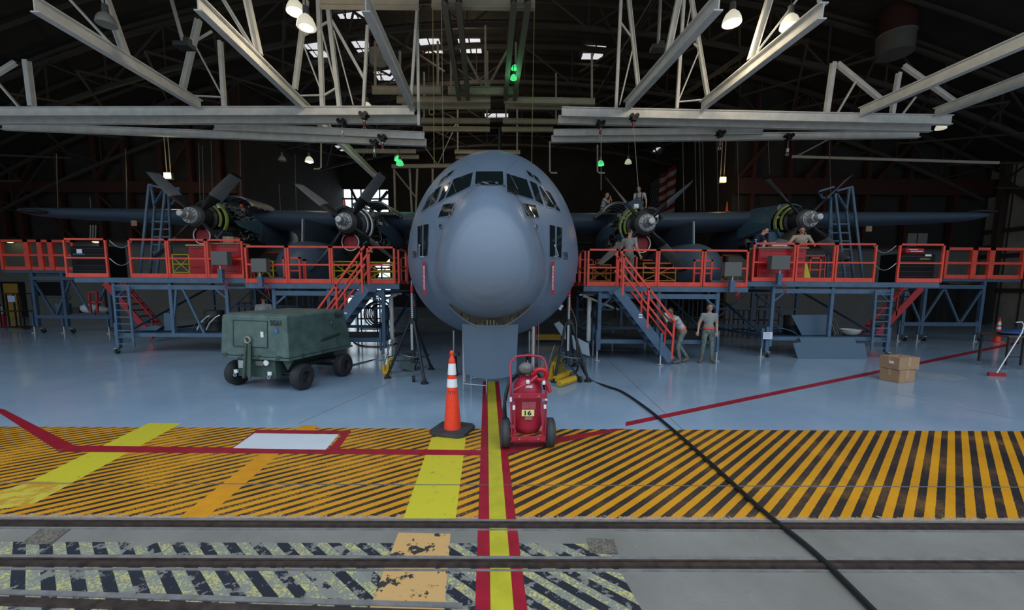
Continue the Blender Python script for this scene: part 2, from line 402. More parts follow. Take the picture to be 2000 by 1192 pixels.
for a, c_ in (((1335, 841), (1120, 640)), ((583, 828), (1000, 545+95)), ((1740, 768), (1990, 820))):
    p, q = G(*a), G(*c_); jm.bar(V((p.x, p.y, 0.0005)), V((q.x, q.y, 0.0005)), 0.012, 0.002)
jm.bar((-60, G(1000, 948).y, 0.0006), (60, G(1000, 948).y, 0.0006), 0.018, 0.003)
struct('floor_joint', jm, mat('floor_joint_dark', (0.13, 0.12, 0.10), 0.8))
# drain grates in the apron
for k, qd in enumerate([[(1147, 1053), (1198, 1055), (1208, 1083), (1152, 1082)], [(85, 1030), (140, 1032), (100, 1064), (40, 1064)]]):
    mb = MB(); pts = [G(*q) for q in qd]; mb.prism([V((p.x, p.y, 0.003)) for p in pts], (0, 0, 0.004))
    g = single('drain_grate', mb, mat('grate_rust', (0.20, 0.17, 0.13), 0.8, col2=(0.05, 0.045, 0.04), scale=45), ['rusty mesh drain grate beside the right end of the worn stripes', 'rusty mesh drain grate at the far left behind the second door rail'][k], 'grate')

# ------------------------------------------------------------------ hangar shell
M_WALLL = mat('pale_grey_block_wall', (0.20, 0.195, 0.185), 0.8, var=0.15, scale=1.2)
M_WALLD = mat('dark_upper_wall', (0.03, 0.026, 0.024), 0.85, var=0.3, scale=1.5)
M_SIDE = mat('side_wall_panel', (0.36, 0.34, 0.30), 0.8, var=0.25, scale=1.0)
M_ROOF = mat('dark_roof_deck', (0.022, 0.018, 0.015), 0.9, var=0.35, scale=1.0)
YB = 27.0; XL = -36.0; XR = 31.6; YBB = 43.0; BXL = -17.6; BXR = 14.6
def RZ(x): return 17.6-0.0075*x*x
ZT = 19
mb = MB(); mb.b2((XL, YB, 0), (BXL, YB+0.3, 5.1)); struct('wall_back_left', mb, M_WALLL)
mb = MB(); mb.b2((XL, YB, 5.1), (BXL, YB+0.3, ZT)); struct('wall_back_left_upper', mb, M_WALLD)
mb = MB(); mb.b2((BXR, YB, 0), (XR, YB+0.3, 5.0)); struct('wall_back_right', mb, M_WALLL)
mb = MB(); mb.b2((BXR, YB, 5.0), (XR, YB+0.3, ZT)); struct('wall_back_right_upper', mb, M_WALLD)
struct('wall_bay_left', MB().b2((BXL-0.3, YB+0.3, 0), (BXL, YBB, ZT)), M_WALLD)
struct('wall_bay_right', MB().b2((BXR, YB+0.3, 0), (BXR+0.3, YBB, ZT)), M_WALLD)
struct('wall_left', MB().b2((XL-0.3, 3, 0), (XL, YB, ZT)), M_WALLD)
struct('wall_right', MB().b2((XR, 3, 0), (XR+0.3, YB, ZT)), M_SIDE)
# rear wall with a tall glazed opening
wx0 = P(673, 480, YBB).x; wx1 = P(762, 480, YBB).x; wz1 = P(720, 369, YBB).z
mb = MB(); mb.b2((BXL, YBB, 0), (wx0, YBB+0.3, ZT)); mb.b2((wx1, YBB, 0), (BXR, YBB+0.3, ZT)); mb.b2((wx0, YBB, wz1), (wx1, YBB+0.3, ZT))
struct('wall_back', mb, M_WALLD)
mb = MB()
for i in range(6): x = wx0+(wx1-wx0)*i/5; mb.b2((x-0.06, YBB-0.1, 0), (x+0.06, YBB+0.1, wz1))
for i in range(1, 13): z = wz1*i/12; mb.b2((wx0, YBB-0.1, z-0.07), (wx1, YBB+0.1, z+0.07))
mb.bar((wx0, YBB-0.3, 6.4), (wx1, YBB-0.3, wz1-0.3), 0.25); mb.bar((wx0+1, YBB-0.4, wz1), (wx1-1, YBB-0.4, 6.2), 0.22); mb.bar((wx1-2.2, YBB-0.4, 6), (wx1, YBB-0.4, 9), 0.16)
struct('window_1', mb, M_DARK)
# header above the door opening, arched roof
struct('wall_front_header', MB().b2((XL, 3.2, 12.5), (XR, 3.5, ZT)), M_WALLD)
mb = MB(); n = 24
for i in range(n):
    x0 = XL-0.3+(XR-XL+0.6)*i/n; x1 = XL-0.3+(XR-XL+0.6)*(i+1)/n
    mb.add([(x0, 3, RZ(x0)), (x1, 3, RZ(x1)), (x1, 46, RZ(x1)), (x0, 46, RZ(x0)), (x0, 3, RZ(x0)+.3), (x1, 3, RZ(x1)+.3), (x1, 46, RZ(x1)+.3), (x0, 46, RZ(x0)+.3)],
           [(0, 1, 2, 3), (4, 7, 6, 5), (0, 4, 5, 1), (3, 2, 6, 7)])
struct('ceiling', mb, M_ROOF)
# purlins: one run across per line
mb = MB()
y = 19.0
while y < 43:
    for i in range(n):
        x0 = XL+(XR-XL)*i/n; x1 = XL+(XR-XL)*(i+1)/n
        mb.bar((x0, y, RZ(x0)-0.25), (x1, y, RZ(x1)-0.25), 0.09, 0.16)
    y += 1.9
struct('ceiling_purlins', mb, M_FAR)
# main arched trusses running across, each with web members
for k, y in enumerate((21.0, 26.4, 32.0, 37.6)):
    mb = MB(); NN = 22
    xs = [XL+1+(XR-XL-2)*i/NN for i in range(NN+1)]
    for i in range(NN):
        a, c_ = xs[i], xs[i+1]
        mb.bar((a, y, RZ(a)-0.5), (c_, y, RZ(c_)-0.5), 0.14, 0.2); mb.bar((a, y, RZ(a)-2.6), (c_, y, RZ(c_)-2.6), 0.14, 0.2)
        mb.bar((a, y, RZ(a)-2.6), (c_, y, RZ(c_)-0.5), 0.07) if i % 2 else mb.bar((a, y, RZ(a)-0.5), (c_, y, RZ(c_)-2.6), 0.07)
        mb.bar((a, y, RZ(a)-2.6), (a, y, RZ(a)-0.5), 0.06)
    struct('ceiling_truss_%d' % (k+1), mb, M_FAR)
# lattice bracing between the trusses
mb = MB()
for s in (-1, 1):
    for i in range(9):
        x = s*(4+i*3.2)
        for y0 in (19.5, 26.4, 32):
            mb.bar((x, y0, RZ(x)-2.6), (x+s*3.2, y0+5.5, RZ(x+s*3.2)-2.6), 0.09); mb.bar((x+s*3.2, y0, RZ(x+s*3.2)-2.6), (x, y0+5.5, RZ(x)-2.6), 0.09)
struct('ceiling_bracing', mb, M_FAR)
# skylights
M_SKY = mat('skylight_pane', (0.8, 0.82, 0.85), 0.5, emit=(0.95, 0.96, 1.0), estr=0.42)
sk = [(705, 95), (840, 90), (918, 90), (742, 146), (970, 229), (933, 270), (1045, 272), (1160, 103), (610, 98), (690, 18), (665, 18), (848, 285), (820, 310), (1300, 292), (1385, 292), (1336, 326), (1290, 291), (665, 290), (600, 316)]
for i, (px, py) in enumerate(sk):
    d = ray(px, py); t = 15.2/d.z
    for _ in range(5): t = (RZ((CAM+d*t).x)-0.04-CAMZ)/d.z
    p = CAM+d*t
    if p.y > 42 or p.y < 6: continue
    mb = MB(); w = (2.1 if i in (3, 4) else 1.4) if i < 9 else 1.0
    for dx in (-w/4-.02, w/4+.02):
        for dyy in (-0.42, 0.42): mb.box((p.x+dx, p.y+dyy, p.z), (w/2-0.06, 0.62, 0.04))
    struct('window_%d' % (i+2), mb, M_SKY)

# red steel frames on the walls
mb = MB()
for px in (20, 52, 130, 205, 262, 330, 385, 440, 480):
    x = P(px, 500, YB-0.4).x; mb.b2((x-0.16, YB-0.55, 0 if px in (205,) else 5.1), (x+0.16, YB-0.25, 15))
mb.b2((XL, YB-0.6, 8.1), (BXL, YB-0.3, 8.8)); mb.b2((XL, YB-0.6, 5.0), (BXL, YB-0.4, 5.2))
for px in (60, 200, 330): 
    x = P(px, 500, YB-0.5).x; mb.bar((x, YB-0.5, 8.8), (x+3, YB-0.5, 13), 0.2); mb.bar((x+3, YB-0.5, 5.2), (x, YB-0.5, 8.1), 0.15)
struct('trim_left_wall_frame', mb, M_RUST)
mb = MB()
for px in (1460, 1530, 1600, 1680, 1760, 1850):
    x = P(px, 500, YB-0.4).x; mb.b2((x-0.12, YB-0.55, 5.0), (x+0.12, YB-0.25, 15))
mb.b2((BXR, YB-0.6, 8.3), (XR, YB-0.3, 9.3)); mb.b2((BXR, YB-0.6, 4.9), (XR, YB-0.4, 5.1))
for px in (1430, 1560, 1700):
    x = P(px, 500, YB-0.5).x; mb.bar((x, YB-0.5, 9.3), (x+4, YB-0.5, 14), 0.25)
struct('trim_right_wall_frame', mb, M_RUST)
mb = MB()
for z in (2.2, 4.4, 6.0, 8.4, 10.8, 13): mb.b2((XR-0.25, 12, z-0.12), (XR-0.02, YB, z+0.12))
for y in [12+i*1.05 for i in range(14)]: mb.b2((XR-0.06, y, 0), (XR-0.01, y+0.05, 15))
for y in (15, 20.5, 26): mb.b2((XR-0.5, y-0.15, 0), (XR-0.05, y+0.15, 15))
mb.bar((XR-0.3, 20.5, 4), (XR-0.3, 26.0, 9), 0.3)
struct('trim_right_wall_girts', mb, mat('girt_brown', (0.045, 0.03, 0.024), 0.8))
# yellow door, its frame; dark window in the left wall
x0 = P(13, 600, YB).x; x1 = P(43, 600, YB).x; zt = P(30, 554, YB).z
struct('door_1', MB().b2((x0, YB-0.06, 0), (x1, YB-0.01, zt)), mat('yellow_door_paint', (0.62, 0.36, 0.06), 0.6, var=0.2, scale=1.5))
mb = MB(); mb.b2((x0-0.12, YB-0.1, 0), (x0, YB, zt+0.12)); mb.b2((x1, YB-0.1, 0), (x1+0.38, YB, zt+0.12)); mb.b2((x0, YB-0.1, zt), (x1, YB, zt+0.12))
struct('trim_door', mb, M_BLACK)
x0 = P(72, 570, YB).x; x1 = P(127, 570, YB).x
mb = MB(); mb.b2((x0, YB-0.05, 1.45), (x1, YB-0.01, P(100, 551, YB).z)); struct('window_30', mb, M_BLACK)
mb = MB(); mb.b2((x1, YB-0.08, 1.2), (x1+0.3, YB-0.01, 2.7)); mb.b2((x0-0.2, YB-0.1, 1.35), (x1+0.4, YB-0.01, 1.45)); struct('trim_window', mb, M_WALLL)
# grey service panels above, dark opening areas
mb = MB()
for a, c_, y0, y1 in ((1772, 1790, 456, 476), (1792, 1811, 456, 476)):
    p = P(a, y1, YB-0.1); q = P(c_, y0, YB-0.05); mb.b2(p, q)
struct('window_31', mb, mat('grimy_pane', (0.30, 0.30, 0.29), 0.6))
# black curtain at the right rear
cm = MB(); pts = []; NX = 48
xa = P(1790, 600, 25.6).x; xb = XR-0.5
top = []
for i in range(NX+1):
    t = i/NX; x = xa+(xb-xa)*t; yy = 25.6+0.14*sin(i*1.35)+0.05*sin(i*3.1); zt_ = 3.3-1.1*sin(pi*min(1, t*1.1))**1.0*0.45-(0.5*t)
    top.append((V((x, yy, 0.03)), V((x, yy-0.03, zt_*0.5)), V((x, yy, zt_))))
vs = [q for tr in top for q in tr]; vs2 = [q+V((0, 0.03, 0)) for q in vs]
fs = []
for i in range(NX):
    for j in range(2):
        a = i*3+j; fs.append((a, a+3, a+4, a+1)); o = len(vs); fs.append((a+o, a+1+o, a+4+o, a+3+o))
cm.add(vs+vs2, fs)
single('curtain', cm, mat('black_curtain_cloth', (0.012, 0.014, 0.014), 0.9), 'black cloth curtain sagging in front of the right rear wall', 'curtain', smooth=True)
# ------------------------------------------------------------------ overhead crane rails
def crane_rail(a, c_, lab, w=0.17, h=0.30, m=None, struts=(), grp=None, Ys=15.3, sm=None):
    m = m or M_TRUSS
    p, q = P(*a), P(*c_); mb = MB(); mb.ibeam(p, q, w, h, 0.03)
    mid = (p+q)/2
    if struts:
        t = thing('crane_rail', lab, 'steel beam', mid, group=grp); mb.build('beam', m, t)
        for s in struts:
            x0, y0, x1, y1, ww = s[:5]; Y0 = s[5] if len(s) > 5 else Ys; Y1 = s[6] if len(s) > 6 else Y0
            sb = MB(); p0, p1 = P(x0, y0, Y0), P(x1, y1, Y1)
            if ww >= 0.09: sb.ibeam(p0, p1, ww, ww, 0.02)
            else: sb.bar(p0, p1, ww, ww*0.7)
            sb.build('strut', sm or m, t)
    else:
        for i, v in enumerate(mb.v): mb.v[i] = v-mid
        o = mb.build('crane_rail', m, None, False, lab, cat='steel beam', group=grp); o.location = mid; WL[o] = mid
crane_rail((-60, 219, 15.3), (809, 217, 15.3), 'long grey-white steel rail, front and topmost of the left stack above the wing', h=0.31, struts=[
    (63, 208, 52, 118, .17), (38, 210, -5, 160, .08), (-15, 150, 30, 122, .13), (438, 208, 430, 80, .13), (435, 190, 383, 92, .06), (375, 187, 438, 190, .06),
    (576, 174, 598, 0, .15), (630, 208, 622, -5, .14), (663, 208, 641, 15, .14), (594, 69, 645, 40, .07), (590, 80, 628, 180, .06), (628, 58, 655, 165, .06), (632, 187, 657, 172, .07),
    (710, 208, 718, 50, .10), (712, 155, 648, 40, .10), (818, 245, 815, 15, .09), (652, 60, 690, 205, .05), (585, 187, 630, 186, .06)])
crane_rail((-60, 235, 15.8), (815, 234, 15.8), 'grey-white steel rail, second of the left stack, just under the front one', h=0.29)
crane_rail((419, 247, 16.4), (829, 266, 16.4), 'shorter grey-white steel rail, third of the left stack', h=0.28)
crane_rail((5, 247, 16.8), (833, 279, 16.8), 'sloping grey-white steel rail, lowest of the left stack', h=0.28)
crane_rail((1097, 219, 15.3), (1858, 235, 15.3), 'long grey-white steel rail, front and topmost of the right stack above the wing', h=0.33, struts=[
    (1203, 212, 1213, -5, .10), (1248, 182, 1228, -5, .13), (1210, 205, 1236, 95, .06), (1213, 45, 1233, 72, .06), (1322, 212, 1336, -5, .10), (1382, 187, 1350, -5, .13), (1325, 197, 1365, 100, .06), (1326, 199, 1372, 195, .06), (1355, 85, 1366, 95, .06), (1340, 60, 1352, 0, .05),
    (1614, 222, 1628, 122, .15), (1722, 196, 1635, 124, .14), (1635, 222, 1671, 160, .07), (1742, 224, 1756, 142, .13), (1866, 200, 1765, 128, .13), (1762, 224, 1788, 190, .07)])
crane_rail((1090, 234, 15.8), (1818, 250, 15.8), 'grey-white steel rail, second of the right stack, just under the front one', h=0.30)
crane_rail((1081, 260, 16.4), (1490, 256, 16.4), 'shorter grey-white steel rail, third of the right stack', h=0.25)
crane_rail((1077, 272, 16.8), (1795, 263, 16.8), 'grey-white steel rail, lowest of the right stack', h=0.26)
crane_rail((66, 8, 10.0), (392, 206, 15.3), 'inclined-looking grey rail running out toward the door at the upper left corner', w=.2, h=.34, struts=[(245, 106, 203, -12, .17, 12.9), (222, 92, 130, -8, .08, 12.6), (355, 180, 388, 38, .16, 14.8), (385, 78, 414, 61, .07, 15.1)])
crane_rail((386, 5, 10.0), (735, 345, 25.2), 'grey rail running back from the door past the two bright lamps', w=.2, h=.34, struts=[(506, 107, 480, -12, .17, 13), (492, 92, 432, -8, .09, 12.8)])
crane_rail((714, 8, 10.2), (806, 208, 15.3), 'steep grey rail running back just left of the aircraft centre', w=.2, h=.34, struts=[(802, 206, 815, 12, .09, 15.2)])
crane_rail((1405, 3, 9.1), (1222, 208, 15.3), 'grey rail with open cut end right of centre, left of the lamp', w=.2, h=.34, struts=[(1303, 110, 1328, -12, .16, 12.5)])
crane_rail((1608, 20, 9.5), (1370, 208, 15.3), 'grey rail with open cut end, right of the two bright right-hand lamps', w=.2, h=.34, struts=[(1467, 116, 1506, -12, .17, 12.2), (1480, 100, 1562, -8, .07, 12), (1603, 2, 1604, -10, .1, 9.6)])
crane_rail((2040, 62, 10.3), (1680, 220, 15.3), 'grey rail entering at the upper right edge, the higher of two', w=.2, h=.34)
crane_rail((2040, 140, 12.2), (1826, 221, 15.3), 'grey rail entering at the upper right edge, the lower of two', w=.2, h=.34)
for a, c_, lab in (((867, -4, 13.5), (897, 191, 20.5), 'dark tan longitudinal beam, leftmost of four above the cockpit'), ((895, -4, 13.5), (914, 191, 20.5), 'dark tan longitudinal beam, second from left above the cockpit'),
                   ((1004, -4, 13.5), (987, 191, 20.5), 'dark tan longitudinal beam beside the green lamps'), ((1032, -4, 13.5), (1005, 191, 20.5), 'dark tan longitudinal beam just right of the green lamps')):
    crane_rail(a, c_, lab, w=.2, h=.3, m=mat('dark_tan_steel', (0.16, 0.14, 0.12), 0.6))
tb = [((625, 5, 14), (818, 7, 14), 'tan cross beam at the top edge, left piece', .3), ((843, 6, 14), (1045, 9, 14), 'tan cross beam at the top edge above the cockpit', .3),
      ((727, 176, 20), (861, 176, 20), 'short tan cross beam high behind the left rails', .32), ((875, 177, 20), (1013, 178, 20), 'short tan cross beam high above the cockpit roof', .32),
      ((775, 195, 20.8), (958, 195, 20.8), 'tan cross beam above the cockpit, left of the gap', .28), ((785, 207, 21.6), (958, 208, 21.6), 'lower tan cross beam left of the gap', .26),
      ((985, 196, 20.8), (1162, 199, 20.8), 'tan cross beam above the cockpit, right of the gap', .28), ((986, 207, 21.6), (1112, 209, 21.6), 'lower tan cross beam right of the gap', .26),
      ((822, 236, 24), (957, 237, 24), 'brown cross beam left of the square skylight', .26), ((982, 237, 24), (1092, 238, 24), 'brown cross beam right of the square skylight', .26),
      ((826, 252, 25), (957, 253, 25), 'lower brown cross beam left of the square skylight', .26), ((980, 253, 25), (1080, 253, 25), 'lower brown cross beam right of the square skylight', .26),
      ((888, 297, 29), (1016, 298, 29), 'thin brown beam just above the fuselage roof', .26), ((890, 308, 30), (1014, 308, 30), 'thin brown beam grazing the fuselage roof line', .24),
      ((693, 295, 27), (812, 296, 27), 'brown beam behind the left propeller lamp', .24), ((765, 325, 30), (884, 324, 30), 'brown beam under the pair of green lamps', .26), ((770, 307, 29), (818, 307, 29), 'short brown beam beside the green lamps', .24)]
for k, (a, c_, lab, h) in enumerate(tb):
    y = a[2]; st = []
    if k in (2, 3, 4, 6, 8, 9, 12): st = [(a[0]+6, a[1], a[0]+6, a[1]-95, .09, y), (c_[0]-6, c_[1], c_[0]-6, c_[1]-95, .09, y)]
    if k == 3: st += [(944, 172, 908, 105, .09, y), (948, 172, 948, 50, .09, y), (952, 172, 990, 100, .09, y)]
    if k == 15: st = [(853, 320, 825, 280, .08, y), (856, 320, 885, 255, .08, y), (770, 330, 772, 425, .12, y), (800, 330, 805, 425, .12, y), (815, 330, 812, 425, .12, y), (772, 335, 812, 385, .1, y), (845, 330, 845, 425, .12, y)]
    crane_rail(a, c_, lab, w=.18, h=h, m=M_TRUSS_T, struts=st)
# boom at the right rear and stepped pipes
t = thing('service_boom', 'thin pale horizontal pipe boom in the dark at right, above the wing', 'pipe', P(1550, 306, 20))
MB().tube([P(1548, 306, 20), P(1950, 318, 20)], .07).build('boom', M_TRUSS_T, t, True); MB().tube([P(1556, 305, 20), P(1622, 270, 20)], .04).build('stay', M_ALU, t, True)
for px, py0, lab in ((1074, 276, 'bent conduit pipe hanging right of the cockpit roof'), (1167, 283, 'bent conduit pipe hanging beside the right green lamp'), (627, 268, 'bent conduit pipe hanging beside the lit dome lamp at left')):
    s = -1 if px == 627 else 1
    yb = 338 if s == 1 else 330
    single('hanging_conduit', MB().tube([P(px, py0, 18), P(px, yb-3, 18), P(px+s*3, yb, 18), P(px+s*14, yb, 18)], .035), M_TRUSS_T, lab, 'pipe', smooth=True)
for a, c_, lab, r in (((1290, 0, 13), (1285, 95, 13), 'shiny hanging rod above the right inner engine', .05), ((335, 0, 12), (360, 90, 12), 'shiny hanging rod above the left outer engine', .05)):
    t = thing('hoist_rod', lab, 'rod', P(*a)); MB().tube([P(*a), P(*c_)], r).build('rod', M_ALU, t, True)
    p = P(*c_); MB().box(p, (.42, .3, .12)).box(p+V((.1, 0, .12)), (.15, .15, .15)).build('hoist_head', M_DARK, t)
# diagonal black cable trays right of centre
for k, (a, c_) in enumerate((((1520, 60, 17), (1335, 185, 21)), ((1282, -5, 15), (1160, 200, 24)))):
    mb = MB(); p, q = P(*a), P(*c_)
    for o in (-.12, 0, .12): mb.tube([p+V((o, 0, 0)), q+V((o, 0, 0))], .035, 6)
    single('conduit_run', mb, M_DARK, ['dark bundle of conduits running back between the two right lamps', 'dark bundle of conduits running back left of the right rails'][k], 'conduit')

# ------------------------------------------------------------------ lamps
def glow(name, c, s): return mat(name, c, 0.3, emit=c, estr=s)
G_WARM = glow('lamp_glow_warm', (1.0, 0.93, 0.72), 0.30); G_GREEN = glow('lamp_glow_green', (0.06, 0.62, 0.20), 0.7); G_AMB = glow('lamp_glow_amber', (1.0, 0.75, 0.35), 1.6)
G_DIM = mat('lamp_glass_off', (0.35, 0.35, 0.33), 0.3); G_CORE = glow('lamp_bulb', (1.0, 0.97, 0.85), 1.6); G_FL = glow('flood_glow_yellow', (1.0, 0.85, 0.35), 12.0); G_FLO = glow('flood_glow_orange', (1.0, 0.6, 0.18), 10.0)
M_GSHADE = mat('pale_green_lit_shade', (0.5, 0.55, 0.42), 0.35, emit=(0.75, 0.85, 0.6), estr=0.25)
def dome_lamp(px, py, Y, r, m, lab, core=True, grp=None):
    c = P(px, py, Y); t = thing('high_bay_lamp', lab, 'lamp', c)
    prof = [(0, r), (.02, r*1.02), (r*.5, r*.93), (r*.95, r*.72), (r*1.25, r*.42), (r*1.35, r*.3)]
    MB().lathe(prof, c-V((0, 0, r*.7)), (0, 0, 1), 20).build('lamp_shade', m, t, True)
    MB().cyl(c+V((0, 0, r*.62)), c+V((0, 0, r*1.5)), r*.36, r*.3, 12).build('housing', M_GREYBOX, t, True)
    MB().cyl(c+V((0, 0, r*1.5)), c+V((0, 0, 1.6)), .015, n=6).build('cord', M_DARK, t)
    if core: MB().ell(c-V((0, 0, r*.72)), (r*.7, r*.7, r*.22)).build('bulb', G_CORE if m in (G_WARM,) else m, t, True)
dome_lamp(577, 12, 12.0, .24, G_WARM, 'bright white dome lamp, the higher of the pair at upper left')
dome_lamp(598, 41, 11.4, .24, G_WARM, 'bright white dome lamp, the lower of the pair at upper left')
dome_lamp(1430, 33, 12.0, .25, G_WARM, 'bright white dome lamp between the two right-hand rails')
dome_lamp(1543, 40, 12.0, .25, G_WARM, 'bright dome lamp glimpsed above the right rail')
dome_lamp(207, 36, 12.0, .24, G_DIM, 'unlit dome lamp in the upper left corner', False)
dome_lamp(717, 207, 18.0, .22, G_WARM, 'lit lamp peeking above the left stack of rails')
dome_lamp(604, 311, 20.0, .19, G_WARM, 'small lit dome lamp high above the left inner propeller')
dome_lamp(551, 309, 22.0, .19, G_DIM, 'small dim lamp left of the lit dome lamp', False)
dome_lamp(777, 309, 20.0, .17, G_GREEN, 'green glowing lamp, upper of the pair left of the cockpit')
dome_lamp(781, 317, 19.0, .17, G_GREEN, 'green glowing lamp, lower of the pair left of the cockpit')
dome_lamp(1005, 131, 18.0, .14, G_GREEN, 'green glowing lamp, upper of the pair high above the nose')
dome_lamp(1003, 150, 17.3, .14, G_GREEN, 'green glowing lamp, lower of the pair high above the nose')
dome_lamp(1173, 318, 20.0, .17, G_GREEN, 'green glowing lamp right of the cockpit')
dome_lamp(1227, 315, 21.0, .17, M_GSHADE, 'small dim lamp right of the green lamp', False)
dome_lamp(1838, 246, 15.9, .17, G_WARM, 'lamp half hidden under the right end of the long rail', False)
def flood(px, py, Y, m, lab, w=.28):
    c = P(px, py, Y); t = thing('floodlight', lab, 'floodlight', c)
    MB().box(c+V((0, .1, 0)), (w*1.15, .18, w*.95)).build('housing', M_DARK, t); MB().box(c+V((0, -.01, 0)), (w, .04, w*.8)).build('lens', m, t)
    MB().cyl(c+V((-w*.3, .1, .1)), c+V((-w*.3, .1, 2.2)), .025, n=6).cyl(c+V((w*.3, .1, .1)), c+V((w*.3, .1, 2.2)), .025, n=6).build('hanger', M_TRUSS_T, t)
flood(327, 343, 22, G_FL, 'bright yellow-white floodlight above the left outer engine', .34)
flood(1412, 351, 24, G_FLO, 'orange floodlight behind the right wing', .34)
G_WALL = glow('wall_lamp_yellow', (0.95, 0.9, 0.3), 2.5)
for px, lab in ((24, 'yellow wall lamp at the far left edge of the rear wall'), (191, 'yellow wall lamp above the black tool chest')):
    c = P(px, 470, 26.7); t = thing('wall_lamp', lab, 'lamp', c)
    MB().ell(c+V((0, 0, .12)), (.33, .2, .22)).build('housing', M_DARK, t, True); MB().ell(c-V((0, .12, .04)), (.27, .14, .12)).build('lens', G_WALL, t, True)

# trolleys and hooks on the crane rails
M_HOISTR = mat('hoist_dull_red', (0.20, 0.02, 0.02), 0.5)
def trolley(px, py, Y, drop, lab, red=True):
    c = P(px, py, Y); t = thing('hoist_trolley', lab, 'hoist', c)
    mb = MB()
    for s in (-1, 1):
        mb.cyl(c+V((s*.09, -.14, .04)), c+V((s*.09, .14, .04)), .075, n=12)
    mb.box(c-V((0, 0, .06)), (.16, .24, .12)); mb.build('trolley', M_BLACK, t)
    MB().tube([c-V((0, 0, .1)), c-V((0, 0, .1+drop))], .018, 6).build('chain', M_STEEL, t)
    MB().box(c-V((0, 0, .16+drop)), (.09, .09, .16)).build('hoist_body', M_HOISTR if red else M_ALU, t, bevel=.02)
    MB().torus(c-V((0, 0, .32+drop)), (0, 1, 0), .05, .014).build('hook', M_STEEL, t, True)
trolley(711, 226, 15.25, .12, 'black trolley with chain hoist on the top left rail'); trolley(668, 240, 15.7, .18, 'black trolley with hook on the second left rail', False)
trolley(747, 270, 16.3, .12, 'black trolley with red hoist on the third left rail'); trolley(731, 280, 16.7, .14, 'black trolley with hook on the lowest left rail', False)
trolley(1238, 230, 15.25, .1, 'black trolley with red hoist on the top right rail'); trolley(1173, 243, 15.7, .12, 'black trolley with red hook near the inner end of the right rails')
trolley(1407, 262, 16.3, .22, 'black trolley with long red hoist in the middle of the right rails'); trolley(1540, 268, 16.7, .35, 'black trolley with chains toward the outer end of the right rails', False)
# ropes
M_ROPE = mat('yellow_rope', (0.35, 0.30, 0.10), 0.8)
t = thing('hanging_rope', 'thin yellow rope with a loop hanging left of the cockpit', 'rope', P(847, 300, 14))
MB().tube([P(845, -5, 14), P(847, 210, 14), P(848, 325, 14.1)], .012, 6).build('rope', M_ROPE, t)
MB().torus(P(843, 219, 14), (0, 1, 0), .09, .012, 16, 6).build('loop', M_ROPE, t)
for a, c_, lab in (((1044, -5, 14), (1038, 335, 14.1), 'thin yellow rope hanging right of the cockpit roof'), ((862, -5, 14), (866, 318, 14.1), 'faint thin rope just right of the looped yellow rope'),
                   ((1237, 240, 15.7), (1248, 385, 15.8), 'safety line above the right man on the wing'), ((1174, 250, 15.7), (1174, 372, 15.8), 'safety line above the left man on the wing')):
    single('hanging_rope', MB().tube([P(*a), P(*c_)], .010, 6), M_ROPE if '1044' in str(a) else M_TRUSS_T, lab, 'rope')
mb = MB()
pl = [(412, 275, 380), (468, 250, 420), (388, 280, 400), (395, 285, 400), (1333, 255, 412), (1357, 260, 412), (1366, 255, 412), (1372, 255, 412), (1400, 255, 415), (1440, 270, 412), (576, 300, 415), (545, 360, 415), (245, 290, 420), (110, 300, 410), (175, 385, 412), (1500, 260, 340), (1620, 270, 400)]
for px, a, c_ in pl:
    single('hanging_pipe', MB().tube([P(px, a, 19), P(px+3, c_, 19)], .016, 6), M_GREYBOX, 'thin vertical pipe or cable hanging behind the wing', 'pipe', 'thin drops hanging behind the wing')
# silver pipes at left rear
for k, (px, a, c_) in enumerate(((177, 440, 468), (182, 440, 468), (187, 440, 468))):
    single('wall_pipe', MB().tube([P(px, a, 26.3), P(px-1, c_, 26.3)], .04, 6), M_ALU, 'short silver pipe stub on the left rear wall under the wing', 'pipe', 'silver stubs on the left rear wall')

# ventilation drums in the roof
for px, py, Y, r, lab in ((1748, 88, 20, .72, 'large dull metal ventilation drum in the dark roof at right'), (739, 112, 22, .45, 'tan ventilation drum beside the skylights, left of centre')):
    c = P(px, py, Y); t = thing('roof_ventilator', lab, 'ventilator', c)
    MB().lathe([(-.6*r, r), (.55*r, r), (.6*r, r*1.05)], c, (0, 0, 1), 24).build('drum', M_GREYBOX if r > .5 else M_TRUSS_T, t, True)
    MB().lathe([(.6*r, r*1.02), (2.2*r, r*.95), (2.3*r, r*.5)], c, (0, 0, 1), 24).build('stack', M_RUST, t, True)
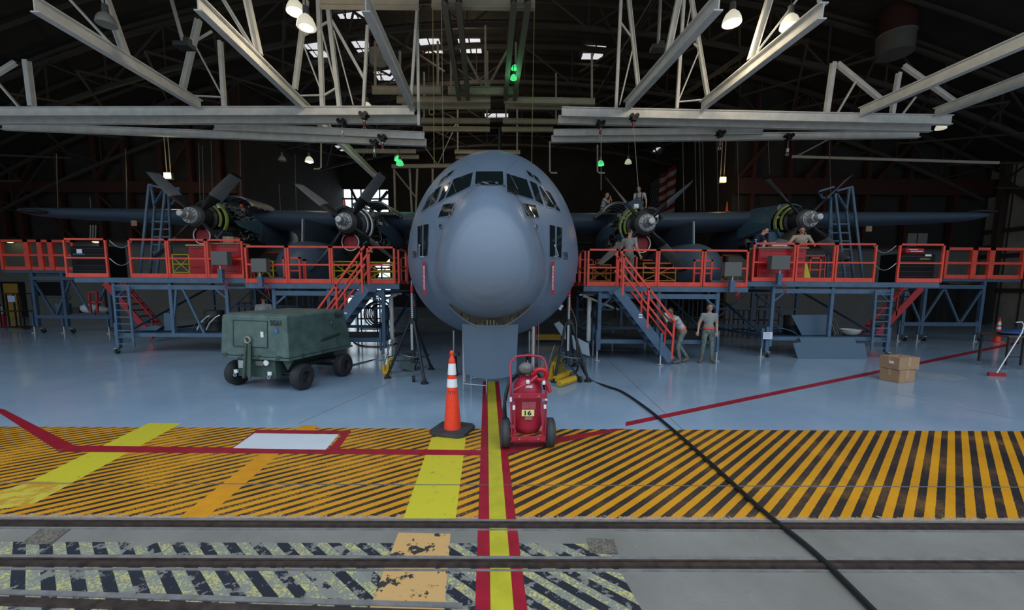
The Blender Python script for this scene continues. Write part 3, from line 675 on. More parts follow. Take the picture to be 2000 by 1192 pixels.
# ------------------------------------------------------------------ aircraft
NT = 6.3
def axc(Y): return -0.37-0.022*(Y-7.2)
plane = thing('transport_aircraft', 'large grey four-engined propeller transport aircraft facing the door, raised on jacks', 'aircraft', (axc(12), 12, 0))
SEC = [  # s, hw, zc, ht, hb, pear
 (0.015, .18, 2.60, .24, .19, 0), (0.05, .33, 2.60, .43, .34, 0), (.12, .50, 2.60, .68, .50, 0), (.25, .68, 2.58, .96, .64, .04), (.42, .81, 2.57, 1.19, .74, .08), (.65, .92, 2.56, 1.37, .82, .12),
 (.95, 1.0, 2.55, 1.50, .90, .15), (1.25, 1.045, 2.55, 1.59, .95, .16), (1.55, 1.07, 2.55, 1.65, 1.0, .16)]
SEC2 = [(1.55, 1.07, 2.55, 1.65, 1.0, .16), (1.66, 1.17, 2.58, 1.65, 1.06, .16), (1.85, 1.36, 2.64, 1.68, 1.16, .15), (2.15, 1.58, 2.71, 1.93, 1.36, .13), (2.5, 1.77, 2.79, 2.16, 1.56, .10), (2.9, 1.93, 2.86, 2.36, 1.74, .06), (3.4, 2.05, 2.92, 2.50, 1.90, .03),
 (4.0, 2.13, 2.95, 2.55, 2.02, 0), (4.8, 2.15, 2.95, 2.57, 2.08, 0), (8, 2.15, 2.95, 2.57, 2.1, 0), (14, 2.15, 2.95, 2.57, 2.1, 0), (18, 1.95, 3.2, 2.32, 1.9, 0), (22, 1.4, 3.9, 1.6, 1.4, 0), (27, .6, 4.9, .5, .5, 0), (29, .1, 5.2, .1, .1, 0)]
def dens(sec):
    out = []
    for i in range(len(sec)-1):
        k = 3 if sec[i+1][0] < 5 else 1
        for j in range(k):
            t = j/k; p0 = sec[max(i-1, 0)]; p1 = sec[i]; p2 = sec[i+1]; p3 = sec[min(i+2, len(sec)-1)]
            out.append(tuple(p1[q]+(p2[q]-p1[q])*t for q in range(6)))
    out.append(sec[-1]); return out
def loft(sec, tip=None, n=72):
    mb = MB(); vs = []
    for s, hw, zc, ht, hb, pe in sec:
        Y = NT+s; xc = axc(Y)
        for i in range(n):
            t = 2*pi*i/n; sn, cs = sin(t), cos(t)
            vs.append((xc+hw*cs*(1-pe*max(0, sn)**1.3), Y, zc+(ht if sn > 0 else hb)*sn))
    fs = [(j*n+i, j*n+(i+1) % n, (j+1)*n+(i+1) % n, (j+1)*n+i) for j in range(len(sec)-1) for i in range(n)]
    if tip: vs.append(tip); fs += [(len(vs)-1, (i+1) % n, i) for i in range(n)]
    mb.add(vs, fs); return mb
rad = loft(dens(SEC), (axc(NT), NT, 2.6)); fus = loft(dens(SEC2))
allm = MB(); allm.add(rad.v, rad.f); allm.add(fus.v, fus.f)
rad.build('radome', M_RADOME, plane, True, label='rounded grey radome forming the drooping nose')
fo = fus.build('fuselage', M_PLANE, plane, True)
BV = BVHTree.FromPolygons([tuple(v) for v in allm.v], allm.f)
def hit(px, py, off=0.0):
    d = ray(px, py).normalized(); loc, nrm, idx, dist = BV.ray_cast(CAM, d)
    if loc is None: return None, None
    if nrm.dot(d) > 0: nrm = -nrm
    return loc+nrm*off, nrm
def skin_patch(quad, name, m, parent, off=.012, nx=8, ny=8, thick=.01, label=None):
    a, b_, c_, d_ = [V((q[0], q[1], 0)) for q in quad]; vs = []; ok = True
    for j in range(ny+1):
        for i in range(nx+1):
            u, v = i/nx, j/ny; q = (a*(1-u)+b_*u)*(1-v)+(d_*(1-u)+c_*u)*v
            p, nn = hit(q.x, q.y, off)
            if p is None: return None
            vs.append(p)
    fs = [(j*(nx+1)+i, j*(nx+1)+i+1, (j+1)*(nx+1)+i+1, (j+1)*(nx+1)+i) for j in range(ny) for i in range(nx)]
    return MB().add(vs, fs).build(name, m, parent, True, label)
M_FRAME = mat('window_frame_grey', (0.15, 0.19, 0.25), 0.4)
def grow(q, k):
    cx = sum(a[0] for a in q)/4; cy = sum(a[1] for a in q)/4; out = []
    for a in q:
        dx, dy = a[0]-cx, a[1]-cy; L = sqrt(dx*dx+dy*dy); out.append((a[0]+dx/L*k, a[1]+dy/L*k))
    return out
WIN = [[(930, 336), (982, 336), (983, 362), (928, 361)], [(887, 351), (924, 338), (919, 365), (871, 388)], [(989, 340), (1028, 352), (1041, 390), (990, 375)],
       [(866, 401), (888, 397), (881, 421), (857, 425)], [(1021, 398), (1045, 402), (1052, 426), (1027, 422)],
       [(868, 366), (880, 356), (868, 388), (856, 397)], [(851, 372), (862, 364), (852, 396), (840, 404)], [(838, 385), (849, 375), (838, 405), (824, 414)],
       [(1034, 354), (1047, 360), (1061, 401), (1046, 393)], [(1052, 364), (1062, 370), (1083, 407), (1068, 403)], [(1065, 372), (1074, 378), (1094, 414), (1086, 410)],
       [(862, 352), (872, 343), (867, 352), (856, 362)], [(875, 341), (888, 332), (882, 341), (870, 350)], [(1027, 333), (1036, 339), (1042, 349), (1032, 343)], [(1040, 341), (1050, 349), (1057, 360), (1046, 353)],
       [(817, 443), (825.5, 441), (825, 501), (817, 502)], [(828.5, 440), (838, 438), (835.5, 499.5), (828, 501)], [(1073, 440), (1083, 442), (1083, 503), (1073, 501)], [(1087, 443), (1097, 446), (1095, 504), (1086, 501.5)]]
for q in WIN:
    fr = skin_patch(grow(q, 3.0), 'window_surround', M_FRAME, plane, .008)
    if fr: skin_patch(q, 'window_pane', M_GLASS, fr, .016)
# wiper arms, paper behind glass
for q in (((996, 344), (1010, 372)), ((884, 352), (892, 378)), ((1056, 366), (1078, 400))):
    pts = [hit(q[0][0]+(q[1][0]-q[0][0])*i/4, q[0][1]+(q[1][1]-q[0][1])*i/4, .03)[0] for i in range(5)]
    if all(p is not None for p in pts): MB().tube(pts, .006, 6).build('wiper', M_STEEL, plane)
# small round sensors beside the radome
for px, py in ((862.6, 442.5), (1044.6, 444)):
    p, nn = hit(px, py); 
    if p is None: continue
    pp = MB().cyl(p-nn*.03, p+nn*.035, .058, .05, 16).build('sensor_mount', M_PLANE, plane, True); MB().cyl(p+nn*.03, p+nn*.05, .034, .03, 12).build('sensor_lens', M_BLACK, pp, True)
# air data probes
for a, b_ in (((829, 503), (842, 485)), ((1081, 502), (1065, 485))):
    p, nn = hit(*a); q, _ = hit(*b_)
    MB().tube([p, p+nn*.12, q+nn*.22+V((0, -.15, 0))], .014, 8).build('air_data_probe', mat('probe_pale', (0.5, 0.52, 0.55), 0.4), plane, True)
# access panels, seams on the nose
M_SEAM = mat('panel_seam', (0.10, 0.13, 0.17), 0.6)
def seam(pts, r=.004):
    P3 = []
    for i in range(len(pts)-1):
        for k in range(8):
            t = k/8; q = hit(pts[i][0]+(pts[i+1][0]-pts[i][0])*t, pts[i][1]+(pts[i+1][1]-pts[i][1])*t, .001)[0]
            if q is not None: P3.append(q)
    if len(P3) > 2: MB().tube(P3, r, 5).build('panel_seam', M_SEAM, plane)
seam([(843, 433), (848, 432), (853, 470)]); seam([(1058, 440), (1075, 560)]); seam([(1033, 330), (1088, 392)]); seam([(836, 500), (856, 560)]); seam([(1060, 545), (1074, 520)]); seam([(870, 345), (818, 420)]); seam([(906, 313), (930, 330)]); seam([(1010, 313), (988, 334)])
def skin_text(txt, x0, x1, y0, y1, m, name='serial_lettering', slant=0):
    vs, fs = text_mesh(txt); a0 = min(v.x for v in vs); a1 = max(v.x for v in vs); c0 = min(v.y for v in vs); c1 = max(v.y for v in vs); out = []
    for v in vs:
        u = (v.x-a0)/(a1-a0); w_ = (v.y-c0)/(c1-c0); p, nn = hit(x0+(x1-x0)*u, y1+(y0-y1)*w_+slant*u, .012)
        if p is None: return
        out.append(p)
    MB().add(out, fs).build(name, m, plane)
skin_text('1598', 1099, 1108, 492, 507, M_BLACK, slant=1); skin_text('598', 806.5, 814, 491, 504, M_BLACK)
# bulkhead gap under the radome, its shade coloured onto a strip; hanging lower panel
def crescent(y, zi, ki, zo, ko, half, m, name, par, th=.03):
    mb = MB(); n = 26; vs = []
    for i in range(n+1):
        t = -1+2*i/n; x = axc(7.3)+t*half; yy = y+.10*t*t
        for z in (zi+ki*t*t, zo+ko*t*t):
            vs += [(x, yy, z), (x, yy+th, z)]
    fs = []
    for i in range(n):
        k = i*4; fs += [(k, k+2, k+6, k+4), (k+1, k+5, k+7, k+3), (k, k+4, k+5, k+1), (k+2, k+3, k+7, k+6)]
    return mb.add(vs, fs).build(name, m, par)
bk = crescent(7.16, 1.70, .24, 1.485, .40, .74, mat('gap_shade_brown', (0.055, 0.048, 0.03), 0.6, var=.6, scale=14), 'dark_gap_strip', plane)
crescent(7.14, 1.515, .385, 1.485, .40, .74, mat('bulkhead_rim', (.16, .17, .15), .45, .4), 'bulkhead_rim', plane, .05)
for i in range(9):
    t = -.72+1.44*i/8; MB().box((axc(7.3)+t*.74, 7.145+.10*t*t, 1.56+.36*t*t), (.02, .03, .05)).build('latch', M_GREYBOX if i % 2 else M_DARK, bk)
for t in (-.06, .02, .1): MB().box((axc(7.3)+t*.74, 7.15, 1.58), (.025, .02, .13)).build('rib', mat('rib_tan', (.22, .18, .09), .6), bk)
mb = MB(); NX, NZ = 16, 10; vs = []
for j in range(NZ+1):
    v = j/NZ
    for i in range(NX+1):
        u = -1+2*i/NX; hw = .515-.03*v; zb = 0.545+.07*u*u; zt_ = 1.56+.0*u*u
        vs.append((axc(7.2)+.0+u*hw, 7.12+.16*u*u+.10*v, zt_+(zb-zt_)*v))
k = len(vs); vs += [(x, y+.03, z) for x, y, z in vs]
fs = []
for j in range(NZ):
    for i in range(NX):
        a = j*(NX+1)+i; fs.append((a, a+1, a+NX+2, a+NX+1)); fs.append((a+k, a+NX+1+k, a+NX+2+k, a+1+k))
for i in range(NX): fs.append((i, i+k, i+1+k, i+1)); a = NZ*(NX+1)+i; fs.append((a, a+1, a+1+k, a+k))
for j in range(NZ): a = j*(NX+1); fs.append((a, a+NX+1, a+NX+1+k, a+k)); a += NX; fs.append((a, a+k, a+NX+1+k, a+NX+1))
mb.add(vs, fs).build('nose_panel', mat('nose_panel_blue', (0.10, 0.15, 0.215), 0.42, var=.05, scale=40), plane, True, label='curved blue-grey panel hanging open below the nose')
MB().cyl((axc(8)-.55, 8.0, .3), (axc(8)-.55, 8.0, 1.35), .035).build('nose_strut', M_ALU, plane); MB().cyl((axc(8)+.85, 8.0, .3), (axc(8)+.85, 8.0, 1.45), .035).build('nose_strut', M_ALU, plane)
for dx, r in ((-.18, .38), (.22, .38)):
    tt = MB().lathe([(-.11, .2), (-.11, r-.05), (-.06, r), (.06, r), (.11, r-.05), (.11, .2)], (axc(9.2)+dx, 9.3, .62), (1, 0, 0), 24).build('nose_wheel', M_TYRE, plane, True)

# wings
def wing(sgn, st, name='wing'):
    mb = MB(); prof = []
    up = [(0, 0), (.012, .16), (.05, .34), (.12, .46), (.25, .5), (.45, .44), (.7, .26), (1, .02)]
    lo = [(.7, -.2), (.45, -.38), (.25, -.48), (.12, -.46), (.05, -.34), (.012, -.17)]
    vs = []; n = len(up)+len(lo)
    for (X, Y, zt_, ch, th) in st:
        for (a, b_) in up+lo: vs.append((X, Y+a*ch, zt_-th*.5+b_*th))
    fs = [(j*n+i, j*n+(i+1) % n, (j+1)*n+(i+1) % n, (j+1)*n+i) for j in range(len(st)-1) for i in range(n)]
    fs += [tuple(range(n)), tuple(range((len(st)-1)*n+n-1, (len(st)-1)*n-1, -1))]
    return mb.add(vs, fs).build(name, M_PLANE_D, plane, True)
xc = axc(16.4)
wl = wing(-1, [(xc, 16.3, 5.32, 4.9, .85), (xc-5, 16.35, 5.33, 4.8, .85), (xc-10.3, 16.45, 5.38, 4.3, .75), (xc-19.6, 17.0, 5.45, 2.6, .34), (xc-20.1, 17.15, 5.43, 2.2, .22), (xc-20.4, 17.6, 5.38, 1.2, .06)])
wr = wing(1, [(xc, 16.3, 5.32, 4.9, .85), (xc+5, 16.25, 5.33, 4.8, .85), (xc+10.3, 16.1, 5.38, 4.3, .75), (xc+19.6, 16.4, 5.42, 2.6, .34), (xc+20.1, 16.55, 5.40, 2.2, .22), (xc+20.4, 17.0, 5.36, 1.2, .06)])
for px, py, Y in ((1697, 503, 16.6), (262, 436, 17)):
    p = P(px if px < 300 else 1697, 436 if px < 300 else 447, Y); MB().box(p, (.24, .02, .22)).build('wing_placard', M_CARD, plane)
for px, w_ in ((65, .5), (1918, .6)):
    p = P(px, 414, 16.8); MB().ell(p, (w_, .3, .09)).build('deicing_boot', M_BLACK, plane, True)
# tail
yt = 31.5; xt = axc(yt)
mb = MB(); mb.add([(xt-.17, 27, 5.2), (xt+.17, 27, 5.2), (xt+.17, 34, 5.2), (xt-.17, 34, 5.2), (xt-.07, 31.5, 14.2), (xt+.07, 31.5, 14.2), (xt+.05, 34, 14.2), (xt-.05, 34, 14.2)], [(0, 1, 5, 4), (1, 2, 6, 5), (2, 3, 7, 6), (3, 0, 4, 7), (4, 5, 6, 7), (0, 3, 2, 1)])
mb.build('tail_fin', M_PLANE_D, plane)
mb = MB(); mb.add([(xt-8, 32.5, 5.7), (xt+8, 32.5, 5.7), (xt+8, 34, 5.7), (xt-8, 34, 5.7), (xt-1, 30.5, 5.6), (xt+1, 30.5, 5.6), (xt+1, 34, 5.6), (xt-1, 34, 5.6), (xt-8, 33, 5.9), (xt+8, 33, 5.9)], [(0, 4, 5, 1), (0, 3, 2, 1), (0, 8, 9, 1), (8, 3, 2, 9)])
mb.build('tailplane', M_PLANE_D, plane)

# engines
def blade(mb_list, c, ang, side):
    ds = V((cos(ang), 0, sin(ang))); tg = V((-sin(ang), 0, cos(ang))); fw = V((0, 1, 0))
    st = [(.28, .16, .12, 50), (.5, .20, .11, 52), (.75, .34, .08, 56), (.95, .42, .06, 60), (1.3, .47, .045, 66), (1.7, .48, .032, 72), (1.98, .46, .022, 76), (2.06, .42, .015, 77)]
    rings = []
    for r, ch, th, tw in st:
        a = radians(tw); cd_ = tg*cos(a)*-1+fw*sin(a); nd = ds.cross(cd_).normalized(); o = c+ds*r
        prof = [(-.5, 0), (-.38, .42), (-.1, .5), (.25, .3), (.5, 0), (.25, -.3), (-.1, -.5), (-.38, -.42)]
        rings.append([o+cd_*(x*ch)+nd*(y*th) for x, y in prof])
    def seg(i0, i1):
        vs = [p for r in rings[i0:i1+1] for p in r]; n = 8
        fs = [(j*n+i, j*n+(i+1) % n, (j+1)*n+(i+1) % n, (j+1)*n+i) for j in range(i1-i0) for i in range(n)]
        fs += [tuple(range(n-1, -1, -1)), tuple((i1-i0)*n+i for i in range(n))]; return vs, fs
    mb = MB(); mb.mi = 0; mb.add(*seg(0, 3)); mb.mi = 1; mb.add(*seg(3, 6)); mb.mi = 0; mb.add(*seg(6, 7))
    return mb
def arcs(c, y0, y1, r0, r1, a0, a1, n=18, thick=.03):
    """shell section around a fore-aft axis, angle measured from +x toward +z"""
    mb = MB(); vs = []
    for i in range(n+1):
        t = radians(a0+(a1-a0)*i/n)
        for y, r in ((y0, r0), (y1, r1), (y1, r1-thick), (y0, r0-thick)): vs.append(c+V((r*cos(t), y, r*sin(t))))
    fs = []
    for i in range(n):
        a = i*4
        for k in range(4): fs.append((a+k, a+(k+1) % 4, a+4+(k+1) % 4, a+4+k))
    fs += [(0, 3, 2, 1), tuple(n*4+k for k in range(4))]
    return mb.add(vs, fs)
def engine(px, py, Y, ang, inner, label, ringm, closed=False):
    """inner: +1 when the aircraft's middle lies toward +x of this engine"""
    h = P(px, py, Y); eg = h+V((0, 0.5, 0))
    mb = MB()                                     # rear nacelle under the wing, boat shaped
    mb.lathe([(2.55, .72), (2.6, .80), (3.3, .86), (4.6, .80), (6.0, .45), (6.4, .1)], h-V((0, 0, .12)), (0, 1, 0), 28)
    nac = mb.build('engine_nacelle', M_PLANE_D, plane, True, label=label)
    mb = MB(); mb.cyl(h+V((0, -.06, 0)), h+V((0, .10, 0)), .275, .285, 28); mb.torus(h+V((0, -.06, 0)), (0, 1, 0), .255, .022, 28)
    for i in range(12):
        t = 2*pi*i/12; p = h+V((.215*cos(t), -.075, .215*sin(t))); mb.cyl(p, p-V((0, .035, 0)), .021, n=8)
    for i in range(4):
        t = ang+pi/4+i*pi/2; p = h+V((.2*cos(t), -.08, .2*sin(t))); mb.box(p, (.07, .04, .07))
    mb.build('hub_flange', M_HUB, nac, True)
    MB().lathe([(.02, .175), (-.12, .165), (-.30, .155), (-.33, .125), (-.47, .115), (-.50, .09), (-.505, .05)], h, (0, 1, 0), 24).build('hub_dome', M_ALU, nac, True)
    MB().torus(h-V((0, .51, 0)), (0, 1, 0), .05, .012, 16).build('dome_cap_ring', M_WHITE, nac, True)
    MB().lathe([(.10, .27), (.14, .36), (.42, .42), (.5, .40)], h, (0, 1, 0), 28).build('spinner_backplate', M_BLACK, nac, True)
    for i in range(4):
        t = ang+i*pi/2; blade(None, h+V((0, .22, 0)), t, 0).build('propeller_blade', [M_BLADEK, M_BLADE], nac, True)
        MB().cyl(h+V((.18*cos(t), .22, .18*sin(t))), h+V((.36*cos(t), .22, .36*sin(t))), .10, .085, 14).build('blade_cuff', M_BLACK, nac, True)
    # gearbox and exposed power section with pipes
    mb = MB(); mb.lathe([(.5, .38), (.55, .50), (.9, .50), (1.0, .42), (1.6, .40), (2.0, .5), (2.6, .62)], h, (0, 1, 0), 22)
    mb.lathe([(.7, .30), (1.4, .44), (2.6, .52)], h-V((0, 0, .5)), (0, 1, 0), 18)
    mb.build('power_section', M_GUTS, nac, True)
    rnd = random.Random(px); mbp = MB(); mbl = MB()
    for i in range(90):
        t = rnd.uniform(-pi*.85, pi*.6) if inner < 0 else rnd.uniform(-pi*.6, pi*.85)
        t = rnd.uniform(-1.5, 1.7) if inner > 0 else rnd.uniform(pi-1.7, pi+1.5)
        if i % 5 == 0: t = rnd.uniform(0, 2*pi)
        y = rnd.uniform(.9, 2.35); rr = rnd.uniform(.56, .74); zz = -.30 if sin(t) < 0 else 0
        p = h+V((rr*cos(t), y, rr*sin(t)+zz)); L = rnd.uniform(.1, .4); t2 = t+rnd.uniform(-.5, .5)
        q = h+V((rr*cos(t2), min(2.5, y+L), rr*sin(t2)+zz)); m_ = (p+q)/2+V((cos(t)*.08, 0, sin(t)*.08))
        (mbp if i % 2 else mbl).tube([p, m_, q], rnd.uniform(.010, .026), 6)
        if i % 4 == 0: (mbl if i % 8 == 0 else mbp).box(p, (rnd.uniform(.06, .16), rnd.uniform(.08, .2), rnd.uniform(.06, .16)))
    mbp.build('engine_pipes', mat('engine_pipe_dark', (0.13, 0.14, 0.13), 0.35, 0.5), nac, True)['kind'] = 'stuff'; mbl.build('engine_lines', mat('engine_pipe_bright', (0.62, 0.63, 0.62), 0.35, 0.6), nac, True)['kind'] = 'stuff'
    # ring frame, yellow-green or silver
    a0, a1 = (-35, 80) if inner > 0 else (100, 215)
    arcs(h, .76, .86, .67, .68, a0, a1, thick=.05).build('cowl_ring', ringm, nac, True); arcs(h, .62, .68, .55, .57, a0+5, a1-5, thick=.035).build('inner_ring', M_ALU if ringm is not M_ZINC else ringm, nac, True)
    b0, b1 = (-62, -30) if inner > 0 else (210, 242)
    arcs(h-V((0, 0, .1)), .6, 1.1, .70, .74, b0-18, b1, thick=.05).build('lower_cowl', M_PANELBLUE, nac, True)
    # chin with intake and red plug
    ic = h+V((0, .42, -.62))
    MB().lathe([(0, .27), (.05, .32), (.35, .46), (.9, .60), (2.6, .66)], ic, (0, 1, 0), 26, close=False).build('chin_cowl', M_BLACK, nac, True)
    MB().torus(ic, (0, 1, 0), .29, .018, 30).build('intake_lip', M_WHITE, nac, True)
    MB().lathe([(.06, .02), (.03, .18), (.06, .265), (.12, .27)], ic, (0, 1, 0), 24).build('intake_plug', mat('intake_plug_red', (0.30, 0.012, 0.02), 0.6, var=.35, scale=9), nac, True, label='red intake cover')
    MB().lathe([(.12, .275), (.5, .36), (.6, .37)], ic, (0, 1, 0), 24, close=False).build('intake_duct', M_DARK, nac, True)
    # blue side panel, triangular
    s = inner; q = [h+V((s*.74, 1.0, .0)), h+V((s*.86, 2.35, .22)), h+V((s*.88, 2.4, -.36)), h+V((s*.78, 1.2, -.18))]
    MB().prism(q, (s*.03, 0, 0)).build('side_panel', M_PANELBLUE, nac)
    if closed:
        arcs(h-V((0, 0, .05)), .95, 2.7, .76, .95, 40 if inner > 0 else 60, 150 if inner > 0 else 200, thick=.04).build('upper_cowl', M_PANELBLUE, nac, True)
        arcs(h-V((0, 0, .1)), .55, .9, .62, .72, 215, 250, thick=.04).build('nose_cowl', M_PANELBLUE, nac, True)
        MB().box(h+V((-.62, .75, -.75)), (.55, .06, .8)).build('open_door', M_PANELBLUE, nac)
    else:
        # opened upper cowl halves standing over the engine
        for sg, a0, a1, dz in ((inner, 25, 130, .62), (-inner, 20, 90, .45)):
            if sg < 0: a0, a1 = 180-a1, 180-a0
            cc = h+V((sg*.55, 0, dz-.25)); up = arcs(cc, 1.5, 3.1, .62, .66, a0, a1, thick=.02).build('upper_cowl', M_PLANE_D if sg != inner else M_GREYBOX, nac, True)
            for y in (1.6, 2.0, 2.4, 2.8): arcs(cc, y, y+.04, .625, .625, a0, a1, thick=.05).build('cowl_rib', M_STEEL, up, True)
        MB().prism([h+V((-.1, 1.3, .5)), h+V((.35, 1.4, .95)), h+V((.15, 1.7, 1.15)), h+V((-.35, 1.6, .9))], (0, .04, 0)).build('open_access_door', M_PANELBLUE, nac)
engine(373, 421, 13.9, radians(43), 1, 'left outer engine with open cowls and four grey propeller blades', M_ZINC)
engine(673, 433, 13.45, radians(52), 1, 'left inner engine with silver ring and open cowls', M_ALU)
engine(1263, 436, 13.25, radians(42), -1, 'right inner engine with pale green ring and open cowls', M_ZINC)
engine(1581, 428, 13.9, radians(46), -1, 'right outer engine with its blue upper cowl closed', M_ZINC, closed=True)
# external tanks on pylons, landing lights
for px, sg in ((591, -1), (1362, 1)):
    c = P(px, 532, 14.2); c.z = 2.90; c.y += .35
    tk = MB().lathe([(-1.35, .05), (-1.3, .2), (-1.1, .45), (-.7, .74), (-.1, .92), (.6, .97), (2.5, .97), (5, .8), (7, .3)], c, (0, 1, 0), 32).build('fuel_tank', M_PLANE_D, plane, True)
    X = P(592 if sg < 0 else 1352, 460, 14.6).x
    MB().prism([(X-.02, 14.5, 3.7), (X-.02, 14.6, 4.62), (X-.02, 18, 4.7), (X-.02, 18.6, 3.7)], (.09, 0, 0)).build('tank_pylon', M_PLANE_D, plane)
    MB().cyl((X+.02, 14.46, 3.72), (X+.02, 14.56, 4.6), .02).build('pylon_edge', M_ALU, plane, True)
    p = P(605 if sg < 0 else 1331, 441 if sg < 0 else 446, 16.0)
    l = MB().lathe([(-.02, .085), (-.02, .12), (.12, .10)], p, (0, 1, 0), 20).build('landing_light', M_ALU, plane, True); MB().lathe([(-.03, .03), (0, .08)], p, (0, 1, 0), 16).build('light_lens', M_GLASS, l, True)
# warning streamers
M_STREAM = mat('streamer_red', (0.36, 0.015, 0.03), 0.8)
for a, lab in ((833, 'red warning streamer with white lettering hanging on the left of the nose'), (1076, 'red warning streamer with white lettering hanging on the right of the nose')):
    y0 = 512; top = hit(a, y0, .05)[0]; bot = V((top.x, top.y-.02, 0)); bot.z = (CAM+ray(a, 576)*((top.y-.02)/ray(a, 576).y)).z
    t = thing('warning_streamer', lab, 'streamer', bot); w_ = .065; top.y -= .03; bot.y -= .03
    sd = -1 if a < 900 else 1
    MB().add([bot+V((-w_/2, 0, 0)), bot+V((w_/2, 0, 0)), top+V((w_/2, 0, 0)), top+V((-w_/2, 0, 0)), bot+V((-w_/2, .006, 0)), bot+V((w_/2, .006, 0)), top+V((w_/2, .006, 0)), top+V((-w_/2, .006, 0))], [(0, 1, 2, 3), (4, 7, 6, 5), (0, 4, 5, 1), (3, 2, 6, 7), (0, 3, 7, 4), (1, 5, 6, 2)]).build('ribbon', M_STREAM, t)
    mid = (top+bot)/2-V((0, .016, 0)); L = (top-bot).length
    lettering('REMOVE BEFORE FLIGHT', mid, (0, 0, -1), (1, 0, 0), L*.72, w_*.5, M_WHITE, t, bold=.01)
# flag on the bay wall
fx = BXR-0.12; y0 = PX(1320, 360, fx).y; y1 = min(PX(1259, 360, fx).y, YBB-.4); zt_ = PX(1320, 320, fx).z; fh = 5.4
t = thing('flag', 'large striped flag with a starred blue canton hanging behind the right inner engine', 'flag', (fx, (y0+y1)/2, zt_-fh))
M_FR = mat('flag_red', (0.32, 0.02, 0.03), 0.9); M_FW = mat('flag_white', (0.55, 0.53, 0.50), 0.9); M_FB = mat('flag_blue', (0.015, 0.02, 0.06), 0.9)
yc = y1-(y1-y0)*0.42
for i in range(13):
    mb = MB(); z1 = zt_-fh*i/13; z0 = zt_-fh*(i+1)/13; ye = yc if i < 7 else y1
    mb.add([(fx+.08*sin(k*1.1), y0+(ye-y0)*k/10, z) for k in range(11) for z in (z0, z1)], [(2*k, 2*k+1, 2*k+3, 2*k+2) for k in range(10)]); mb.build('stripe', M_FW if i % 2 else M_FR, t)
cnt = MB().b2((fx-.01, yc, zt_-fh*7/13), (fx+.01, y1, zt_)).build('canton', M_FB, t)
mb = MB()
for r in range(9):
    for c_ in range(6 if r % 2 == 0 else 5):
        yy = yc+(y1-yc)*((c_+.5+(.5 if r % 2 else 0))/6); zz = zt_-fh*7/13*(r+.8)/9.6; pts = []
        for k in range(10):
            R = .15 if k % 2 == 0 else .06; pts.append((fx-.02, yy+R*sin(k*pi/5), zz+R*cos(k*pi/5)))
        mb.add(pts, [tuple(range(10))])
mb.build('stars', M_FW, cnt)
# ------------------------------------------------------------------ maintenance docks
def rail_panel(parent, p0, p1, h, w=.055, mid=True, toe=.13, m=None, name='railing_panel'):
    """p0, p1 at deck level"""
    p0 = V(p0); p1 = V(p1); m = m or M_ORANGE; up = V((0, 0, 1)); d = (p1-p0).normalized(); mb = MB()
    a = p0+d*w/2; b = p1-d*w/2
    mb.bar(a, a+up*h, w); mb.bar(b, b+up*h, w); mb.bar(a+up*(h-w/2)-d*w/2, b+up*(h-w/2)+d*w/2, w)
    if mid: mb.bar(a+up*h*.5, b+up*h*.5, w*.85, w*.85)
    if toe: mb.bar(a+up*toe/2, b+up*toe/2, .03, toe)
    return mb.build(name, m, parent)
def at(px, Y, z):                      # point with the picture's column, at a height
    q = P(px, 560, Y); X = q.x
    for _ in range(3):
        k = proj((X, Y, z)); X += (px-k[0])*Y/FPX
    return V((X, Y, z))
def caster(parent, p, r=.085):
    mb = MB(); mb.lathe([(-.03, .02), (-.03, r*.9), (-.02, r), (.02, r), (.03, r*.9), (.03, .02)], V((p.x, p.y, r)), (1, 0, .25), 16); c = mb.build('caster', M_TYRE, parent, True)
    MB().box(V((p.x, p.y, r+.10)), (.12, .12, .03)).bar(V((p.x+.05, p.y, r)), V((p.x+.05, p.y, r+.1)), .02, .05).bar(V((p.x-.05, p.y, r)), V((p.x-.05, p.y, r+.1)), .02, .05).build('caster_fork', M_STEEL, c)
def foot(parent, p, ztop, m=None):
    f = MB().b2((p.x-.035, p.y-.035, .30), (p.x+.035, p.y+.035, ztop)).build('stabiliser_leg', m or M_BLUE, parent)
    MB().cyl((p.x, p.y, .03), (p.x, p.y, .32), .022).cyl((p.x, p.y, .012), (p.x, p.y, .03), .10, n=16).build('screw_foot', mat('bright_zinc', (.62, .64, .66), .35, .5), f, True)
def ladder(parent, b0, b1, t0, t1, n, m=None, w=.07):
    mb = MB(); mb.bar(b0, t0, w, .04); mb.bar(b1, t1, w, .04)
    for i in range(n):
        t = (i+.4)/n; mb.bar(V(b0).lerp(V(t0), t), V(b1).lerp(V(t1), t), .03)
    return mb.build('ladder', m or M_BLUE, parent)
